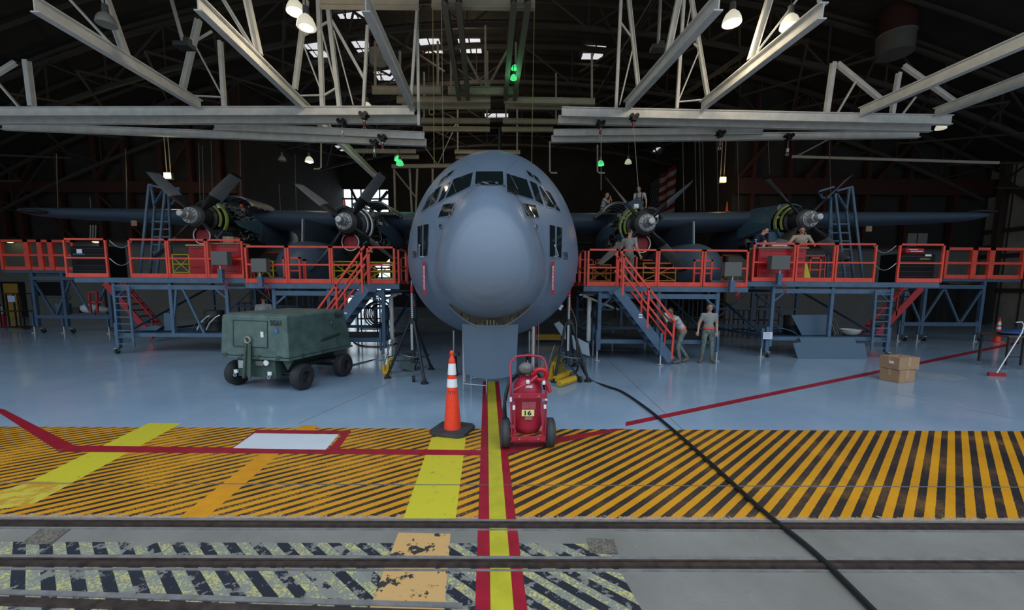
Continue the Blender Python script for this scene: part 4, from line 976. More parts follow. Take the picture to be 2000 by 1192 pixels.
def dock(label, Y0, zd, px0, px1, panels, depth, h, legs, loc_grp='blue steel maintenance docks with orange railings', lower=.62, beam_dz=-.30, beampx=None, notch=True):
    X0 = at(px0, Y0, zd).x; X1 = at(px1, Y0, zd).x
    t = thing('maintenance_dock', label, 'platform', ((X0+X1)/2, Y0, 0), group=None)
    MB().b2((X0, Y0, zd-.035), (X1, Y0+1.05, zd)).b2((X0, Y0+depth-.8, zd-.035), (X1, Y0+depth, zd)).b2((X0, Y0, zd-.03), (X0+.9, Y0+depth, zd-.001)).b2((X1-.9, Y0, zd-.03), (X1, Y0+depth, zd-.001)).build('deck', M_DECK, t)
    MB().b2((X0-.02, Y0-.03, zd-.16), (X1+.02, Y0, zd-.01)).build('fascia', M_BLUE, t)
    for a, b in panels: rail_panel(t, at(a, Y0+.02, zd), at(b, Y0+.02, zd), h)
    # rear railing, darker and further
    n = 4
    for i in range(n):
        a = X0+(X1-X0)*i/n; b = X0+(X1-X0)*(i+.96)/n; rail_panel(t, (a, Y0+depth, zd), (b, Y0+depth, zd), h)
    # under frame
    bx0, bx1 = beampx or (px0, px1); B0 = at(bx0, Y0+.05, zd+beam_dz).x; B1 = at(bx1, Y0+.05, zd+beam_dz).x
    for k, yy in enumerate((Y0+.08, Y0+depth-.3)):
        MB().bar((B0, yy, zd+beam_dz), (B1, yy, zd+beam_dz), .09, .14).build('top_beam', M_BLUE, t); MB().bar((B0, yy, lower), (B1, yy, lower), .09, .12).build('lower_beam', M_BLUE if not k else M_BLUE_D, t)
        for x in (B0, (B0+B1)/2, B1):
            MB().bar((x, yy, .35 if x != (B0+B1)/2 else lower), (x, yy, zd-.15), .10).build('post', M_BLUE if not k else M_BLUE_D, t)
        mb = MB(); mb.bar((B0+.05, yy, zd+beam_dz-.32), (B0+.36, yy, zd+beam_dz-.05), .05, .05); mb.build('gusset', M_BLUE, t); mb = MB(); mb.bar((B1-.05, yy, zd+beam_dz-.32), (B1-.36, yy, zd+beam_dz-.05), .05); mb.build('gusset', M_BLUE, t)
        if k:
            mm = (B0+B1)/2
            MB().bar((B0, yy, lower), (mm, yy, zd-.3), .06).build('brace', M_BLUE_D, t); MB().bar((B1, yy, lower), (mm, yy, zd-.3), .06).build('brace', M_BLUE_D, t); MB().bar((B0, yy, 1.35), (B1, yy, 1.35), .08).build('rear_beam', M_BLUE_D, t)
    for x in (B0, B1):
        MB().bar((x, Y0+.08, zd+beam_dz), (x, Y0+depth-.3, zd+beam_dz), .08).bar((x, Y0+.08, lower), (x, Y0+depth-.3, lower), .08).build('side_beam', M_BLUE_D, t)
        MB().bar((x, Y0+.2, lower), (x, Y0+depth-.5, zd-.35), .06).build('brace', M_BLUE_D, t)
    for px, kind in legs:
        p = at(px, Y0+.02, .3)
        if kind == 'f': foot(t, p, .95)
        elif kind == 'c': MB().b2((p.x-.06, p.y+.02, .18), (p.x+.06, p.y+.12, 1.0)).build('leg_bracket', M_BLUE, t); caster(t, p)
        elif kind == 'b': foot(t, V((p.x, Y0+depth-.3, 0)), lower, M_BLUE_D)
    return t, X0, X1, B0, B1
# right inner dock with stair
ZI = 2.28; YI = 12.0
dr, X0, X1, B0, B1 = dock('right inner dock with an orange railed stair coming down toward the standing airman', YI, ZI, 1141, 1459, [(1146, 1205), (1211, 1282), (1283, 1370), (1372, 1458)], 4.4, 1.10,
    [(1166, 'f'), (1400, 'f'), (1199, 'b'), (1263, 'b'), (1348, 'b')], beampx=(1172, 1402), lower=.60)
rail_panel(dr, (X0+.03, YI+.1, ZI), (X0+.03, YI+1.0, ZI), 1.1); rail_panel(dr, (X0+.03, YI+1.1, ZI), (X0+.03, YI+2.0, ZI), 1.0); rail_panel(dr, at(1205, YI+1.05, ZI), at(1243, YI+1.05, ZI), 1.0)
dl, X0l, X1l, B0l, B1l = dock('left inner dock with an orange railed stair running down behind the green cart', YI, ZI+.03, 481, 779, [(718, 773), (649, 710), (564, 648), (482, 563)], 4.4, 1.10,
    [(744, 'f'), (530, 'b'), (600, 'b'), (660, 'b')], beampx=(535, 748), lower=.60)
rail_panel(dl, (X1l-.03, YI+.1, ZI), (X1l-.03, YI+1.0, ZI), 1.1); rail_panel(dl, (X1l-.03, YI+1.1, ZI), (X1l-.03, YI+2.0, ZI), 1.0)
def stair(parent, top, bot, yf, yr, side, hr, label):
    """top, bot: stringer end points in x,z ; side: run direction"""
    T = V((top[0], yf, top[1])); B = V((bot[0], yf, bot[1])); d = (B-T).normalized()
    st = bpy.data.objects.new('stair', None); COL.objects.link(st); st.parent = parent; WL[st] = WL[parent]
    for y in (yf, yr): MB().bar((T.x, y, T.z), (B.x, y, B.z), .045, .26).build('stringer', M_BLUE, st)
    n = 9
    for i in range(n):
        q = T.lerp(B, (i+.7)/n); MB().b2((q.x-.13, yf+.02, q.z-.02), (q.x+.13, yr-.02, q.z+.02)).build('tread', M_BLUE_D, st)
    for k, y in enumerate((yf, yr)):
        top_h = V((hr[0][0], y, hr[0][1])); bot_h = V((hr[1][0], y, hr[1][1]))
        mb = MB(); mb.bar(top_h, bot_h, .055); mb.bar(bot_h, (B.x+side*.0, y, max(.12, B.z+.05)), .055)
        l1 = V((0, 0, -.5)); mb.bar(top_h+l1, bot_h+l1*.95, .05)
        for f in (.06, .52): q = top_h.lerp(bot_h, f); b = T.lerp(B, f+.02); mb.bar(q, (q.x, y, b.z), .055)
        mb.build('handrail', M_ORANGE, st)
    return st
p_t = at(1205, 11.4, ZI-.12); p_b = at(1311, 11.4, .14); h_t = P(1212, 492, 11.4); h_b = P(1317, 628, 11.4)
stair(dr, (p_t.x, ZI-.10), (p_b.x, .14), 11.4, 12.0, 1, ((h_t.x, h_t.z), (h_b.x, h_b.z)), '')
foot(dr, at(1290, 11.38, .3), .95)
p_t = at(716, 11.4, ZI-.12); h_t = P(712, 481, 11.4); dx = p_b.x-at(1205, 11.4, ZI-.12).x
stair(dl, (p_t.x, ZI-.07), (p_t.x-dx, .14), 11.4, 12.0, -1, ((h_t.x, h_t.z), (h_t.x-(h_b.x-P(1212, 492, 11.4).x), h_b.z)), '')
for px, py, par in ((1251, 615, dr), (1251, 620, dr), (674, 612, dl)): MB().box(P(px, py, 11.365), (.11, .008, .045)).build('white_label', M_PAPER, par)
# outer docks
YO = 12.8; ZO = 2.46
dol, A0, A1, C0, C1 = dock('left outer dock with a blue ladder and a black chest on it', YO, ZO, 148, 482, [(131, 214), (257, 331), (332, 407), (408, 478)], 4.6, 1.22,
    [(228, 'c'), (287, 'b')], beampx=(222, 442), lower=.62)
dor, D0, D1, E0, E1 = dock('right outer dock with a blue ladder and a red cabinet on it', YO, ZO, 1458, 1832, [(1467, 1549), (1551, 1626), (1628, 1706), (1749, 1837)], 4.6, 1.22,
    [(1487, 'f'), (1499, 'c'), (1735, 'c'), (1447, 'b')], beampx=(1511, 1742), lower=.62)
ladder(dol, at(262, YO-.06, .25), at(231, YO-.06, .25), at(251, YO-.06, 2.2), at(222, YO-.06, 2.2), 9)
ladder(dor, at(1702, YO-.06, .25), at(1731, YO-.06, .25), at(1711, YO-.06, 2.2), at(1742, YO-.06, 2.2), 9)
for tt, a, b in ((dol, 214, 258), (dor, 1706, 1750)):
    for hh in (1.15, .6):
        p, q = at(a, YO, ZO+hh), at(b, YO, ZO+hh); MB().tube([p.lerp(q, i/8)-V((0, 0, .22*sin(pi*i/8))) for i in range(9)], .011, 6).build('safety_chain', M_STEEL, tt, True)
MB().bar(at(443, YO, ZO-.3), at(480, YO, ZO-.3), .07).build('tie_bar', M_BLUE_D, dol)
for a, b in ((358, 400), (345, 372)):
    MB().bar(at(a, YO+.08, 2.1), at(b if a > 350 else 338, YO+.08, .66 if a > 350 else .66), .06).build('brace', M_BLUE, dol)
# side docks toward the wing tips
def side_dock(label, pxs, Y, zd, h, leg_px, lower_px, sgn):
    a, b = at(pxs[0], Y, zd), at(pxs[-1], Y, zd); t = thing('maintenance_dock', label, 'platform', ((a.x+b.x)/2, Y, 0))
    MB().b2((min(a.x, b.x), Y, zd-.12), (max(a.x, b.x), Y+1.6, zd)).build('deck', M_BLUE_D, t)
    for i in range(len(pxs)-1): rail_panel(t, at(pxs[i], Y, zd), at(pxs[i+1], Y, zd), h, w=.11, toe=.16)
    L = [at(p, Y+.05, 1) for p in leg_px]
    for p in L: MB().bar((p.x, p.y, .3), (p.x, p.y, zd-.1), .13).build('post', M_BLUE_D, t); caster(t, V((p.x+.2, p.y, 0)), .11); foot(t, V((p.x-.15, p.y-.05, 0)), .9, M_BLUE_D)
    MB().bar((L[0].x, Y+.05, zd-.35), (L[-1].x, Y+.05, zd-.35), .16).build('top_beam', M_BLUE_D, t); MB().bar((L[0].x, Y+.05, .75), (L[-1].x, Y+.05, .75), .16).build('lower_beam', M_BLUE_D, t)
    for i in range(4):
        x0 = L[0].x+(L[-1].x-L[0].x)*i/4; x1 = L[0].x+(L[-1].x-L[0].x)*(i+1)/4
        MB().bar((x0, Y+.05, .75 if i % 2 else zd-.4), (x1, Y+.05, zd-.4 if i % 2 else .75), .07).build('brace', M_BLUE_D, t)
    return t
sdl = side_dock('far left dock under the wing tip with dull orange railings', (6, 58, 84, 105, 150), 18.2, 2.85, 1.35, (72, 130, 218), None, -1)
sdr = side_dock('far right dock under the wing tip with dull orange railings', (1840, 1896, 1930, 1994), 17.0, 2.70, 1.30, (1762, 1800, 1912), None, 1)
# stair with red stringers at the rear of each outer dock
for px0, px1, lab, s in ((205, 300, 'red-stringered stair behind the left outer dock ladder', 1), (1800, 1700, 'red-stringered stair behind the right outer dock ladder', -1)):
    a = at(px0, 15.6, 2.3); b = at(px1, 15.6, .2); t = thing('access_stair', lab, 'stair', ((a.x+b.x)/2, 15.6, 0))
    for y in (15.6, 16.3): MB().bar((a.x, y, 2.3), (b.x, y, .15), .05, .24).build('stringer', M_RED, t)
    for i in range(9): q = a.lerp(V((b.x, 15.6, .15)), (i+.5)/9); MB().b2((q.x-.13, 15.62, q.z-.02), (q.x+.13, 16.28, q.z+.02)).build('tread', M_BLUE_D, t)
    MB().bar((a.x, 15.6, 3.1), (b.x, 15.6, 1.0), .05).bar((b.x, 15.6, .15), (b.x, 15.6, 1.0), .05).bar(((a.x+b.x)/2, 15.6, 1.2), ((a.x+b.x)/2, 15.6, 2.05), .05).build('handrail', M_RED, t)
# control boxes on posts, fixed in front of the docks
def cbox(px0, px1, py0, py1, Y, pb, lab, tilt=0.0):
    c = P((px0+px1)/2, (py0+py1)/2, Y); w_ = (px1-px0)*Y/FPX; h_ = (py1-py0)*Y/FPX; pp = P((px0+px1)/2, pb, Y)
    t = thing('control_box', lab, 'control box', V((c.x, c.y, pp.z)))
    MB().box(c, (w_, .22, h_), Matrix.Rotation(radians(tilt), 3, 'Y')).build('enclosure', M_GREYBOX, t, bevel=.012)
    MB().b2((pp.x-.07, Y-.05, pp.z), (pp.x+.07, Y+.07, c.z-h_/2-.12)).build('post', M_BLUE, t); MB().cyl((pp.x, Y, c.z-h_/2-.13), (pp.x, Y, c.z-h_/2), .03).build('swivel', M_STEEL, t)
    MB().tube([V((pp.x+.05, Y, pp.z+.1)), V((pp.x+.2, Y, pp.z-.05)), V((pp.x+.25, Y-.02, pp.z-.3)), V((pp.x+.12, Y-.02, pp.z-.12)), V((pp.x+.3, Y, pp.z+.02))], .012, 6).build('cable', M_RED, t, True)
cbox(417, 448, 492, 518, YO-.22, 551, 'grey control box on a post in front of the red cabinet, left outer dock'); cbox(495, 524, 506, 532, YI-.22, 560, 'grey control box at the outer end of the left inner dock')
cbox(1412, 1445, 513, 540, YI-.22, 570, 'grey control box at the outer end of the right inner dock'); cbox(1503, 1539, 500, 527, YO-.22, 556, 'grey control box on a post in front of the red cabinet, right outer dock')
# hazard striped shelves by the inner control boxes
M_HAZ = bpy.data.materials.new('hazard_stripes'); M_HAZ.use_nodes = True; nt = M_HAZ.node_tree; wv = nt.nodes.new('ShaderNodeTexWave'); wv.inputs['Scale'].default_value = 3.2; wv.bands_direction = 'DIAGONAL'; tcc = nt.nodes.new('ShaderNodeTexCoord'); nt.links.new(tcc.outputs['Object'], wv.inputs[0])
rp = nt.nodes.new('ShaderNodeValToRGB'); rp.color_ramp.interpolation = 'CONSTANT'; rp.color_ramp.elements[0].color = (.01, .01, .01, 1); rp.color_ramp.elements[1].position = .5; rp.color_ramp.elements[1].color = (.6, .38, .02, 1); nt.links.new(wv.outputs['Fac'], rp.inputs[0]); nt.links.new(rp.outputs[0], nt.nodes['Principled BSDF'].inputs[0])
for px0, px1, py, lab in ((512, 555, 541, 'hazard-striped step on the left inner dock'), (1388, 1450, 551, 'hazard-striped step on the right inner dock')):
    a = at(px0, YI+.15, ZI); b = at(px1, YI+.15, ZI); mb = MB(); mb.b2((a.x, YI+.14, ZI+.002), (b.x, YI+.8, ZI+.2)); t = thing('deck_step', lab, 'step', ((a.x+b.x)/2, YI+.3, ZI)); mb.build('step_box', M_BLUE, t); MB().b2((a.x, YI+.12, ZI+.002), (b.x, YI+.138, ZI+.1)).build('hazard_strip', M_HAZ, t)

# ------------------------------------------------------------------ things on the decks
def cabinet(px0, px1, Y, z, h, d, m, lab, name='tool_cabinet', top=None, drawers=5, seams=True, cat='cabinet'):
    a = at(px0, Y, z); b = at(px1, Y, z); t = thing(name, lab, cat, ((a.x+b.x)/2, Y+d/2, z))
    MB().b2((a.x, Y, z+.004), (b.x, Y+d, z+h)).build('body', m, t, bevel=.015)
    for i in range(drawers):
        z0 = z+.08+(h-.12)*i/drawers; f = MB().b2((a.x+.04, Y-.015, z0), (b.x-.04, Y-.001, z0+(h-.12)/drawers-.02)).build('drawer', m, t); MB().b2((a.x+.1, Y-.03, z0+(h-.12)/drawers-.05), (b.x-.1, Y-.016, z0+(h-.12)/drawers-.035)).build('handle', M_DARK, f)
    if top: MB().b2((a.x-.05, Y-.05, z+h), (b.x+.05, Y+d+.02, z+h+.05)).build('worktop', top, t)
    return t, a.x, b.x
M_BLACKCAB = mat('black_cabinet_paint', (0.006, 0.006, 0.007), 0.65, spec=0.2)
Z = ZO
t, xa, xb = cabinet(143, 216, YO+.25, Z, 1.0, .6, M_BLACKCAB, 'black tool chest at the left end of the left outer dock')
MB().box(P(155, 491, YO+.22), (.17, .012, .13)).build('sticker', M_PAPER, t); lettering('COMPOSITE 2', P(154, 497, YO+.22), (1, 0, 0), (0, 0, 1), .38, .05, mat('teal_letters', (.10, .35, .38), .5), t)
t, xa, xb = cabinet(1747, 1822, YO+.25, Z, .92, .6, M_BLACKCAB, 'black tool chest at the right end of the right outer dock')
lettering('COMPOSITE 2', P(1807, 506, YO+.22), (1, 0, 0), (0, 0, 1), .34, .055, mat('yellow_letters', (.5, .5, .08), .5), t); MB().box(P(1813, 499, YO+.22), (.2, .012, .06)).build('sticker', M_PAPER, t)
bag = P(1782, 497, YO+.45); z0 = Z+.925
t = thing('tool_bag', 'red tool bag with pale stripes on the right-hand black chest', 'bag', (bag.x, YO+.5, z0))
MB().box((bag.x, YO+.5, z0+.10), (.62, .3, .19)).build('bag_body', M_RED, t, bevel=.05); MB().box((bag.x+.02, YO+.34, z0+.09), (.4, .02, .025)).box((bag.x-.1, YO+.34, z0+.15), (.3, .02, .02)).build('bag_stripe', M_WHITE, t); MB().tube([V((bag.x-.2, YO+.5, z0+.19)), V((bag.x-.1, YO+.5, z0+.26)), V((bag.x+.1, YO+.5, z0+.26)), V((bag.x+.2, YO+.5, z0+.19))], .015).build('bag_handle', M_DARK, t, True)
t, xa, xb = cabinet(411, 472, YO+.2, Z, 1.08, .42, M_REDCAB, 'red cabinet with a plywood top on the left outer dock', top=M_WOOD)
t, xa, xb = cabinet(372, 406, YO+.65, Z, 1.06, .35, M_REDCAB, 'narrow red cabinet with a plywood top beside the wider one, left outer dock', top=M_WOOD, drawers=3)
t, xa, xb = cabinet(1478, 1570, YO+.2, Z, 1.06, .42, M_REDCAB, 'wide red cabinet with a plywood top on the right outer dock', top=M_WOOD, drawers=4)
ztop = Z+1.11
def carton(px, Y, z, w_, d, h, lab, m=M_CARD, rz=0):
    p = at(px, Y, z); t = thing('cardboard_box', lab, 'box', (p.x, p.y, z), rz, local=True)
    MB().b2((-w_/2, -d/2, .002), (w_/2, d/2, h)).build('box_body', m, t); MB().b2((-.03, -d/2-.001, .01), (.03, d/2+.001, h+.002)).build('tape', M_TAPE, t); return t
carton(452, YO+.42, Z+1.135, .34, .3, .20, 'small cardboard box on the plywood top at left')
single('red_toolbox', MB().b2(at(466, YO+.42, Z+1.135)-V((.02, .1, 0)), at(476, YO+.5, Z+1.135)+V((0, 0, .16))), M_RED, 'small red toolbox beside the cardboard box at left', 'toolbox', bevel=.01)
p = at(1520, YO+.42, Z+1.115)
single('cloth_rag', MB().ell((p.x, p.y, p.z+.055), (.22, .15, .055)).ell((p.x+.15, p.y, p.z+.04), (.15, .12, .04)), M_PAPER, 'white rag or bag lying on the plywood top between the two working men', 'cloth', smooth=True)
p = at(1536, YO+.42, Z+1.115); single('cloth_rag', MB().ell((p.x, p.y, p.z+.03), (.14, .1, .03)), mat('blue_cloth', (.05, .15, .38), .9), 'blue cloth on the plywood top beside the white rag', 'cloth', smooth=True)
p = at(1470, YO+.5, Z+1.115)
t = thing('spray_bottle', 'blue and white bottle at the left end of the right plywood top', 'bottle', (p.x+.09, p.y, p.z)); q = V((p.x+.09, p.y, p.z)); MB().lathe([(0, .04), (.16, .04), (.2, .02), (.24, .02)], q, (0, 0, 1), 14).build('bottle_body', mat('blue_label', (.08, .2, .5), .4), t, True); MB().cyl(q+V((0, 0, .24)), q+V((0, 0, .27)), .025).build('cap', M_WHITE, t, True)
q = at(1491, YO+.5, Z+1.115); single('drink_can', MB().cyl(q, q+V((0, 0, .13)), .045, n=16), M_ALU, 'silver can behind the plywood top rail', 'can', smooth=True)
q = at(1563, YO+.36, Z+1.115); single('red_case', MB().b2(q-V((.17, .1, 0)), q+V((.17, .1, .14))), M_RED, 'small red case in front of the man in the tan shirt', 'case', bevel=.02)
# yellow wet floor sign
q = at(1574, YO+.9, Z); t = thing('caution_sign', 'yellow folding floor sign right of the red cabinet', 'sign', q)
MB().prism([q+V((-.17, 0, 0)), q+V((.19, 0, 0)), q+V((.09, .14, .66)), q+V((-.07, .14, .66))], (0, .015, 0)).prism([q+V((-.17, .32, 0)), q+V((.19, .32, 0)), q+V((.09, .17, .66)), q+V((-.07, .17, .66))], (0, .015, 0)).build('panel', mat('sign_yellow', (.75, .62, .02), .5), t)
# yellow work stands behind the railings
def ystand(px0, px1, Y, z, h, lab, m=M_YEL_D, xb=True, z0=None):
    a = at(px0, Y, z); b = at(px1, Y, z); d = .7; t = thing('work_stand', lab, 'work stand', ((a.x+b.x)/2, Y+d/2, z)); r = .022
    for x in (a.x, b.x):
        for y in (Y, Y+d): MB().cyl((x, y, z+.003), (x, y, z+h), r).build('leg', m, t, True)
    mb = MB()
    for zz in (.25*h, .6*h, h):
        for y in (Y, Y+d): mb.cyl((a.x, y, z+zz), (b.x, y, z+zz), r)
        for x in (a.x, b.x): mb.cyl((x, Y, z+zz), (x, Y+d, z+zz), r)
    mb.build('rungs', m, t, True)
    if xb:
        for s in (0, 1):
            mb = MB(); n = max(1, int(abs(b.x-a.x)/.8))
            for i in range(n):
                xa, xb_ = a.x+(b.x-a.x)*i/n, a.x+(b.x-a.x)*(i+1)/n; mb.cyl((xa, Y, z+.25*h), (xb_, Y, z+.6*h+.3*h), r*.7).cyl((xb_, Y, z+.25*h), (xa, Y, z+.9*h), r*.7)
            if s == 0: mb.build('cross_brace', m, t, True)
    MB().b2((a.x, Y, z+h-.02), (b.x, Y+d, z+h)).build('platform_top', m if h < .9 else M_DECK, t)
M_YO = mat('orange_yellow_stand', (.50, .20, .02), .5)
ystand(340, 372, YO+1.25, ZO, .82, 'yellow tubular work stand behind the left outer dock railing, left one'); ystand(385, 402, YO+1.4, ZO, .85, 'yellow tubular work stand, narrow, just left of the red cabinet')
ystand(654, 698, YI+2.1, ZI, .80, 'yellow work stand behind the left inner dock stair'); ystand(720, 768, YI+2.1, ZI, .78, 'yellow work stand behind the end gate of the left inner dock')
ystand(1150, 1192, YI+2.2, ZI, .75, 'yellow work stand behind the end gate of the right inner dock', M_YO); ystand(1255, 1318, YI+1.9, ZI, .8, 'orange-yellow work stand behind the stair head of the right inner dock', M_YO)
ystand(1408, 1440, YI+2.3, ZI, .85, 'yellow work stand behind the right inner control box', M_YO); ystand(505, 535, YI+2.2, ZI, .8, 'yellow work stand behind the left inner control box')
# inner orange gates standing on the decks
for (pa, pb, Y, z, hh, lab) in ((1352, 1389, YI+.85, ZI, .86, 'small orange gate beside the right fuel tank'), (555, 589, YI+.85, ZI, .86, 'small orange gate beside the left fuel tank'), (594, 600, YI+.95, ZI, .8, 'narrow orange gate panel right of the left fuel tank gate'), (1577, 1600, YO+1.6, ZO, .9, 'red gate panel behind the right outer dock railing')):
    a, b = at(pa, Y, z), at(pb, Y, z); t = thing('deck_gate', lab, 'gate', ((a.x+b.x)/2, Y, z)); rail_panel(t, a, b, hh, name='gate_frame', toe=0)
# tall blue A-frame ladder stands beside the outer engines
def tall_stand(pts, Y, z, lab, s):
    cx = at(pts['c'], Y, z).x; t = thing('ladder_stand', lab, 'ladder', (cx, Y, z))
    w_ = .062
    def A(px, py, y): return P(px, py, y)
    for (a, b) in pts['bars']: MB().bar(A(*a), A(*b), w_).build('rail', M_BLUE, t)
    for (x0, x1, y0, Yr) in pts['rungs']: MB().bar(A(x0, y0, Yr), A(x1, y0, Yr), .045).build('rung', M_BLUE, t)
    return t
YL = YO+1.3
def zf(px, Y): return proj(at(px, Y, ZO))[1]
tall_stand({'c': 305, 'bars': [((291, 361, YL+.1), (273, zf(273, YL), YL)), ((295, 361, YL+.5), (302, 405, YL+.5)), ((302, 405, YL+.5), (293, zf(293, YL+.5), YL+.5)), ((323, 369, YL), (306, zf(306, YL), YL)), ((329, 372, YL+.5), (336, zf(336, YL+.5), YL+.5)),
    ((291, 361, YL+.1), (319, 368, YL)), ((319, 368, YL), (328, 372, YL+.5)), ((291, 361, YL+.1), (295, 361, YL+.5)), ((300, 402, YL+.5), (319, 372, YL+.2)), ((335, 400, YL+.5), (345, 388, YL+.4)), ((345, 388, YL+.4), (350, 368, YL+.4)), ((350, 368, YL+.4), (328, 370, YL+.3))],
    'rungs': [(296, 333, y, YL+.25) for y in (433, 448, 463, 478, 493, 508, 522)]}, YL, ZO, 'tall blue ladder stand beside the left outer propeller', 1)
tall_stand({'c': 1640, 'bars': [((1664, 365, YL+.1), (1686, zf(1686, YL), YL)), ((1659, 367, YL+.5), (1653, 410, YL+.5)), ((1653, 410, YL+.5), (1668, zf(1668, YL+.5), YL+.5)), ((1631, 378, YL), (1651, zf(1651, YL), YL)), ((1623, 385, YL+.5), (1614, zf(1614, YL+.5), YL+.5)), ((1622, 386, YL+.6), (1626, zf(1626, YL), YL+.5)),
    ((1664, 365, YL+.1), (1634, 373, YL+.1)), ((1630, 365, YL+.2), (1600, 374, YL+.4)), ((1600, 374, YL+.4), (1606, 387, YL+.4)), ((1606, 387, YL+.4), (1624, 386, YL+.5)), ((1634, 378, YL+.3), (1655, 412, YL+.5)), ((1600, 374, YL+.4), (1604, 380, YL+.4))],
    'rungs': [(1620, 1660, y, YL+.25) for y in (438, 455, 471, 487, 503, 519, 533)]}, YL, ZO, 'tall blue ladder stand beside the right outer propeller', -1)
# small cones on the wing
def cone_small(px, py, Y, h, lab):
    b = P(px, py, Y); t = thing('traffic_cone', lab, 'cone', b); MB().lathe([(0, h*.16), (.02, h*.15), (.03, h*.12), (h, h*.03)], b, (0, 0, 1), 16).build('cone_body', M_CONE, t, True); MB().box(b+V((0, 0, .012)), (h*.42, h*.42, .024)).build('cone_base', M_CONE, t)
cone_small(472, 409, 17.0, .48, 'small orange cone on the left wing behind the outer engine'); cone_small(674, 411, 17.0, .46, 'small orange cone on the left wing behind the inner engine'); cone_small(1419, 414, 17.0, .42, 'small orange cone on the right wing below the orange floodlight')

# ------------------------------------------------------------------ things stored under the docks
def sheet(px, Y, z0, pts, thick, lab, m=M_PANELBLUE, name='aircraft_panel', lean=.0, curve=0.0):
    """pts: pixel outline at distance Y"""
    P3 = [P(x, y, Y) for x, y in pts]; zmin = min(p.z for p in P3); zm = max(p.z for p in P3)
    P3 = [V((p.x, p.y+lean*(p.z-zmin), p.z)) for p in P3]
    return single(name, MB().prism(P3, (0, thick, 0)), m, lab, 'panel', bevel=.006)
sheet(0, 12.55, 0, [(1555, 672), (1571, 670), (1569, 661), (1678, 661), (1681, 672), (1697, 672), (1696, 704), (1660, 707), (1560, 705)], .03, 'large blue cowl panel leaning against the lower beam of the right outer dock', lean=.25)
sheet(0, 13.15, 0, [(1548, 616), (1625, 615), (1628, 620), (1618, 655), (1566, 655)], .03, 'blue panel standing on the right outer dock shelf', lean=.1)
q = at(1526, 13.3, .69)
def shelf_shell(c, r, L, a0, a1, m, lab, axis=(1, 0, 0), name='aircraft_panel'):
    mb = MB(); mb.lathe([(-L/2, r), (L/2, r), (L/2, r-.02), (-L/2, r-.02), (-L/2, r)], c, axis, 14, radians(a0), radians(a1), close=False); return single(name, mb, m, lab, 'panel', smooth=True)
# shelves under each outer dock
for tt, a, b in ((dol, C0, C1), (dor, E0, E1)): MB().b2((a, YO+.1, .645), (b, YO+1.6, .68)).build('shelf', M_BLUE_D, tt)
for tt, a, b in ((dl, B0l, B1l), (dr, B0, B1)): MB().b2((a, YI+.1, .625), (b, YI+1.8, .655)).build('shelf', M_DECK, tt)
a = at(1510, 13.2, .7); b = at(1552, 13.2, .7)
mb = MB(); n = 10; vs = []
for i in range(n+1):
    t_ = i/n; zz = .69+.26*sin(pi*(.5+.5*t_))**.7*1.0 if t_ < 1 else .69
    for y in (13.0, 13.6): vs += [(a.x+(b.x-a.x)*t_, y, zz), (a.x+(b.x-a.x)*t_, y, zz-.02 if t_ < 1 else .685)]
fs = []
for i in range(n):
    k = i*4; fs += [(k, k+2, k+6, k+4), (k+1, k+5, k+7, k+3), (k, k+4, k+5, k+1), (k+2, k+3, k+7, k+6)]
mb.add(vs, fs); single('aircraft_panel', mb, M_PANELBLUE, 'curved blue shell at the left end of the right outer dock shelf', 'panel', smooth=True)
q = at(1549, 13.8, .69); single('steel_drum', MB().lathe([(0, .30), (.02, .32), (.25, .31), (.27, .325), (.29, .31), (.6, .32), (.62, .30)], q, (0, 0, 1), 24), M_DARK, 'dark drum half hidden behind the standing blue panel', 'drum', smooth=True)
q = at(1636, 13.2, .69); t = thing('louvred_panel', 'black louvred panel with bright slats on the right outer dock shelf', 'panel', q)
MB().prism([q+V((-.14, 0, 0)), q+V((.17, 0, 0)), q+V((.05, .25, .58)), q+V((-.2, .25, .58))], (0, .03, 0)).build('frame', M_BLACK, t)
MB().bar(q+V((-.10, -.03, .05)), q+V((-.15, .19, .52)), .025).bar(q+V((0, -.03, .05)), q+V((-.07, .19, .5)), .025).bar(q+V((.1, -.03, .05)), q+V((.0, .19, .5)), .02).build('slats', M_STEEL, t)
q = at(1660, 13.2, .69); single('white_shell', MB().lathe([(0, .06), (.02, .14), (.08, .24), (.2, .30), (.21, .28), (.1, .20), (.04, .05)], q, (0, 0, 1), 24), mat('cream_fibreglass', (.5, .48, .42), .5), 'cream bowl-shaped shell on the right outer dock shelf', 'shell', smooth=True)
t = thing('paper_sign', 'small white paper sign hanging on the left leg of the right outer dock', 'sign', P(1499, 663, YO-.05)); c_ = P(1499.5, 656, YO-.05); MB().box(c_, (.30, .008, .23)).build('sheet', M_PAPER, t)
mb = MB()
for k, (w_, z_) in enumerate(((.16, .07), (.22, .025), (.19, -.03), (.2, -.055))): mb.box(c_+V((-.02, -.006, z_)), (w_, .002, .018 if k < 2 else .006))
mb.build('printed_lines', mat('print_grey', (.30, .30, .38), .8), t)
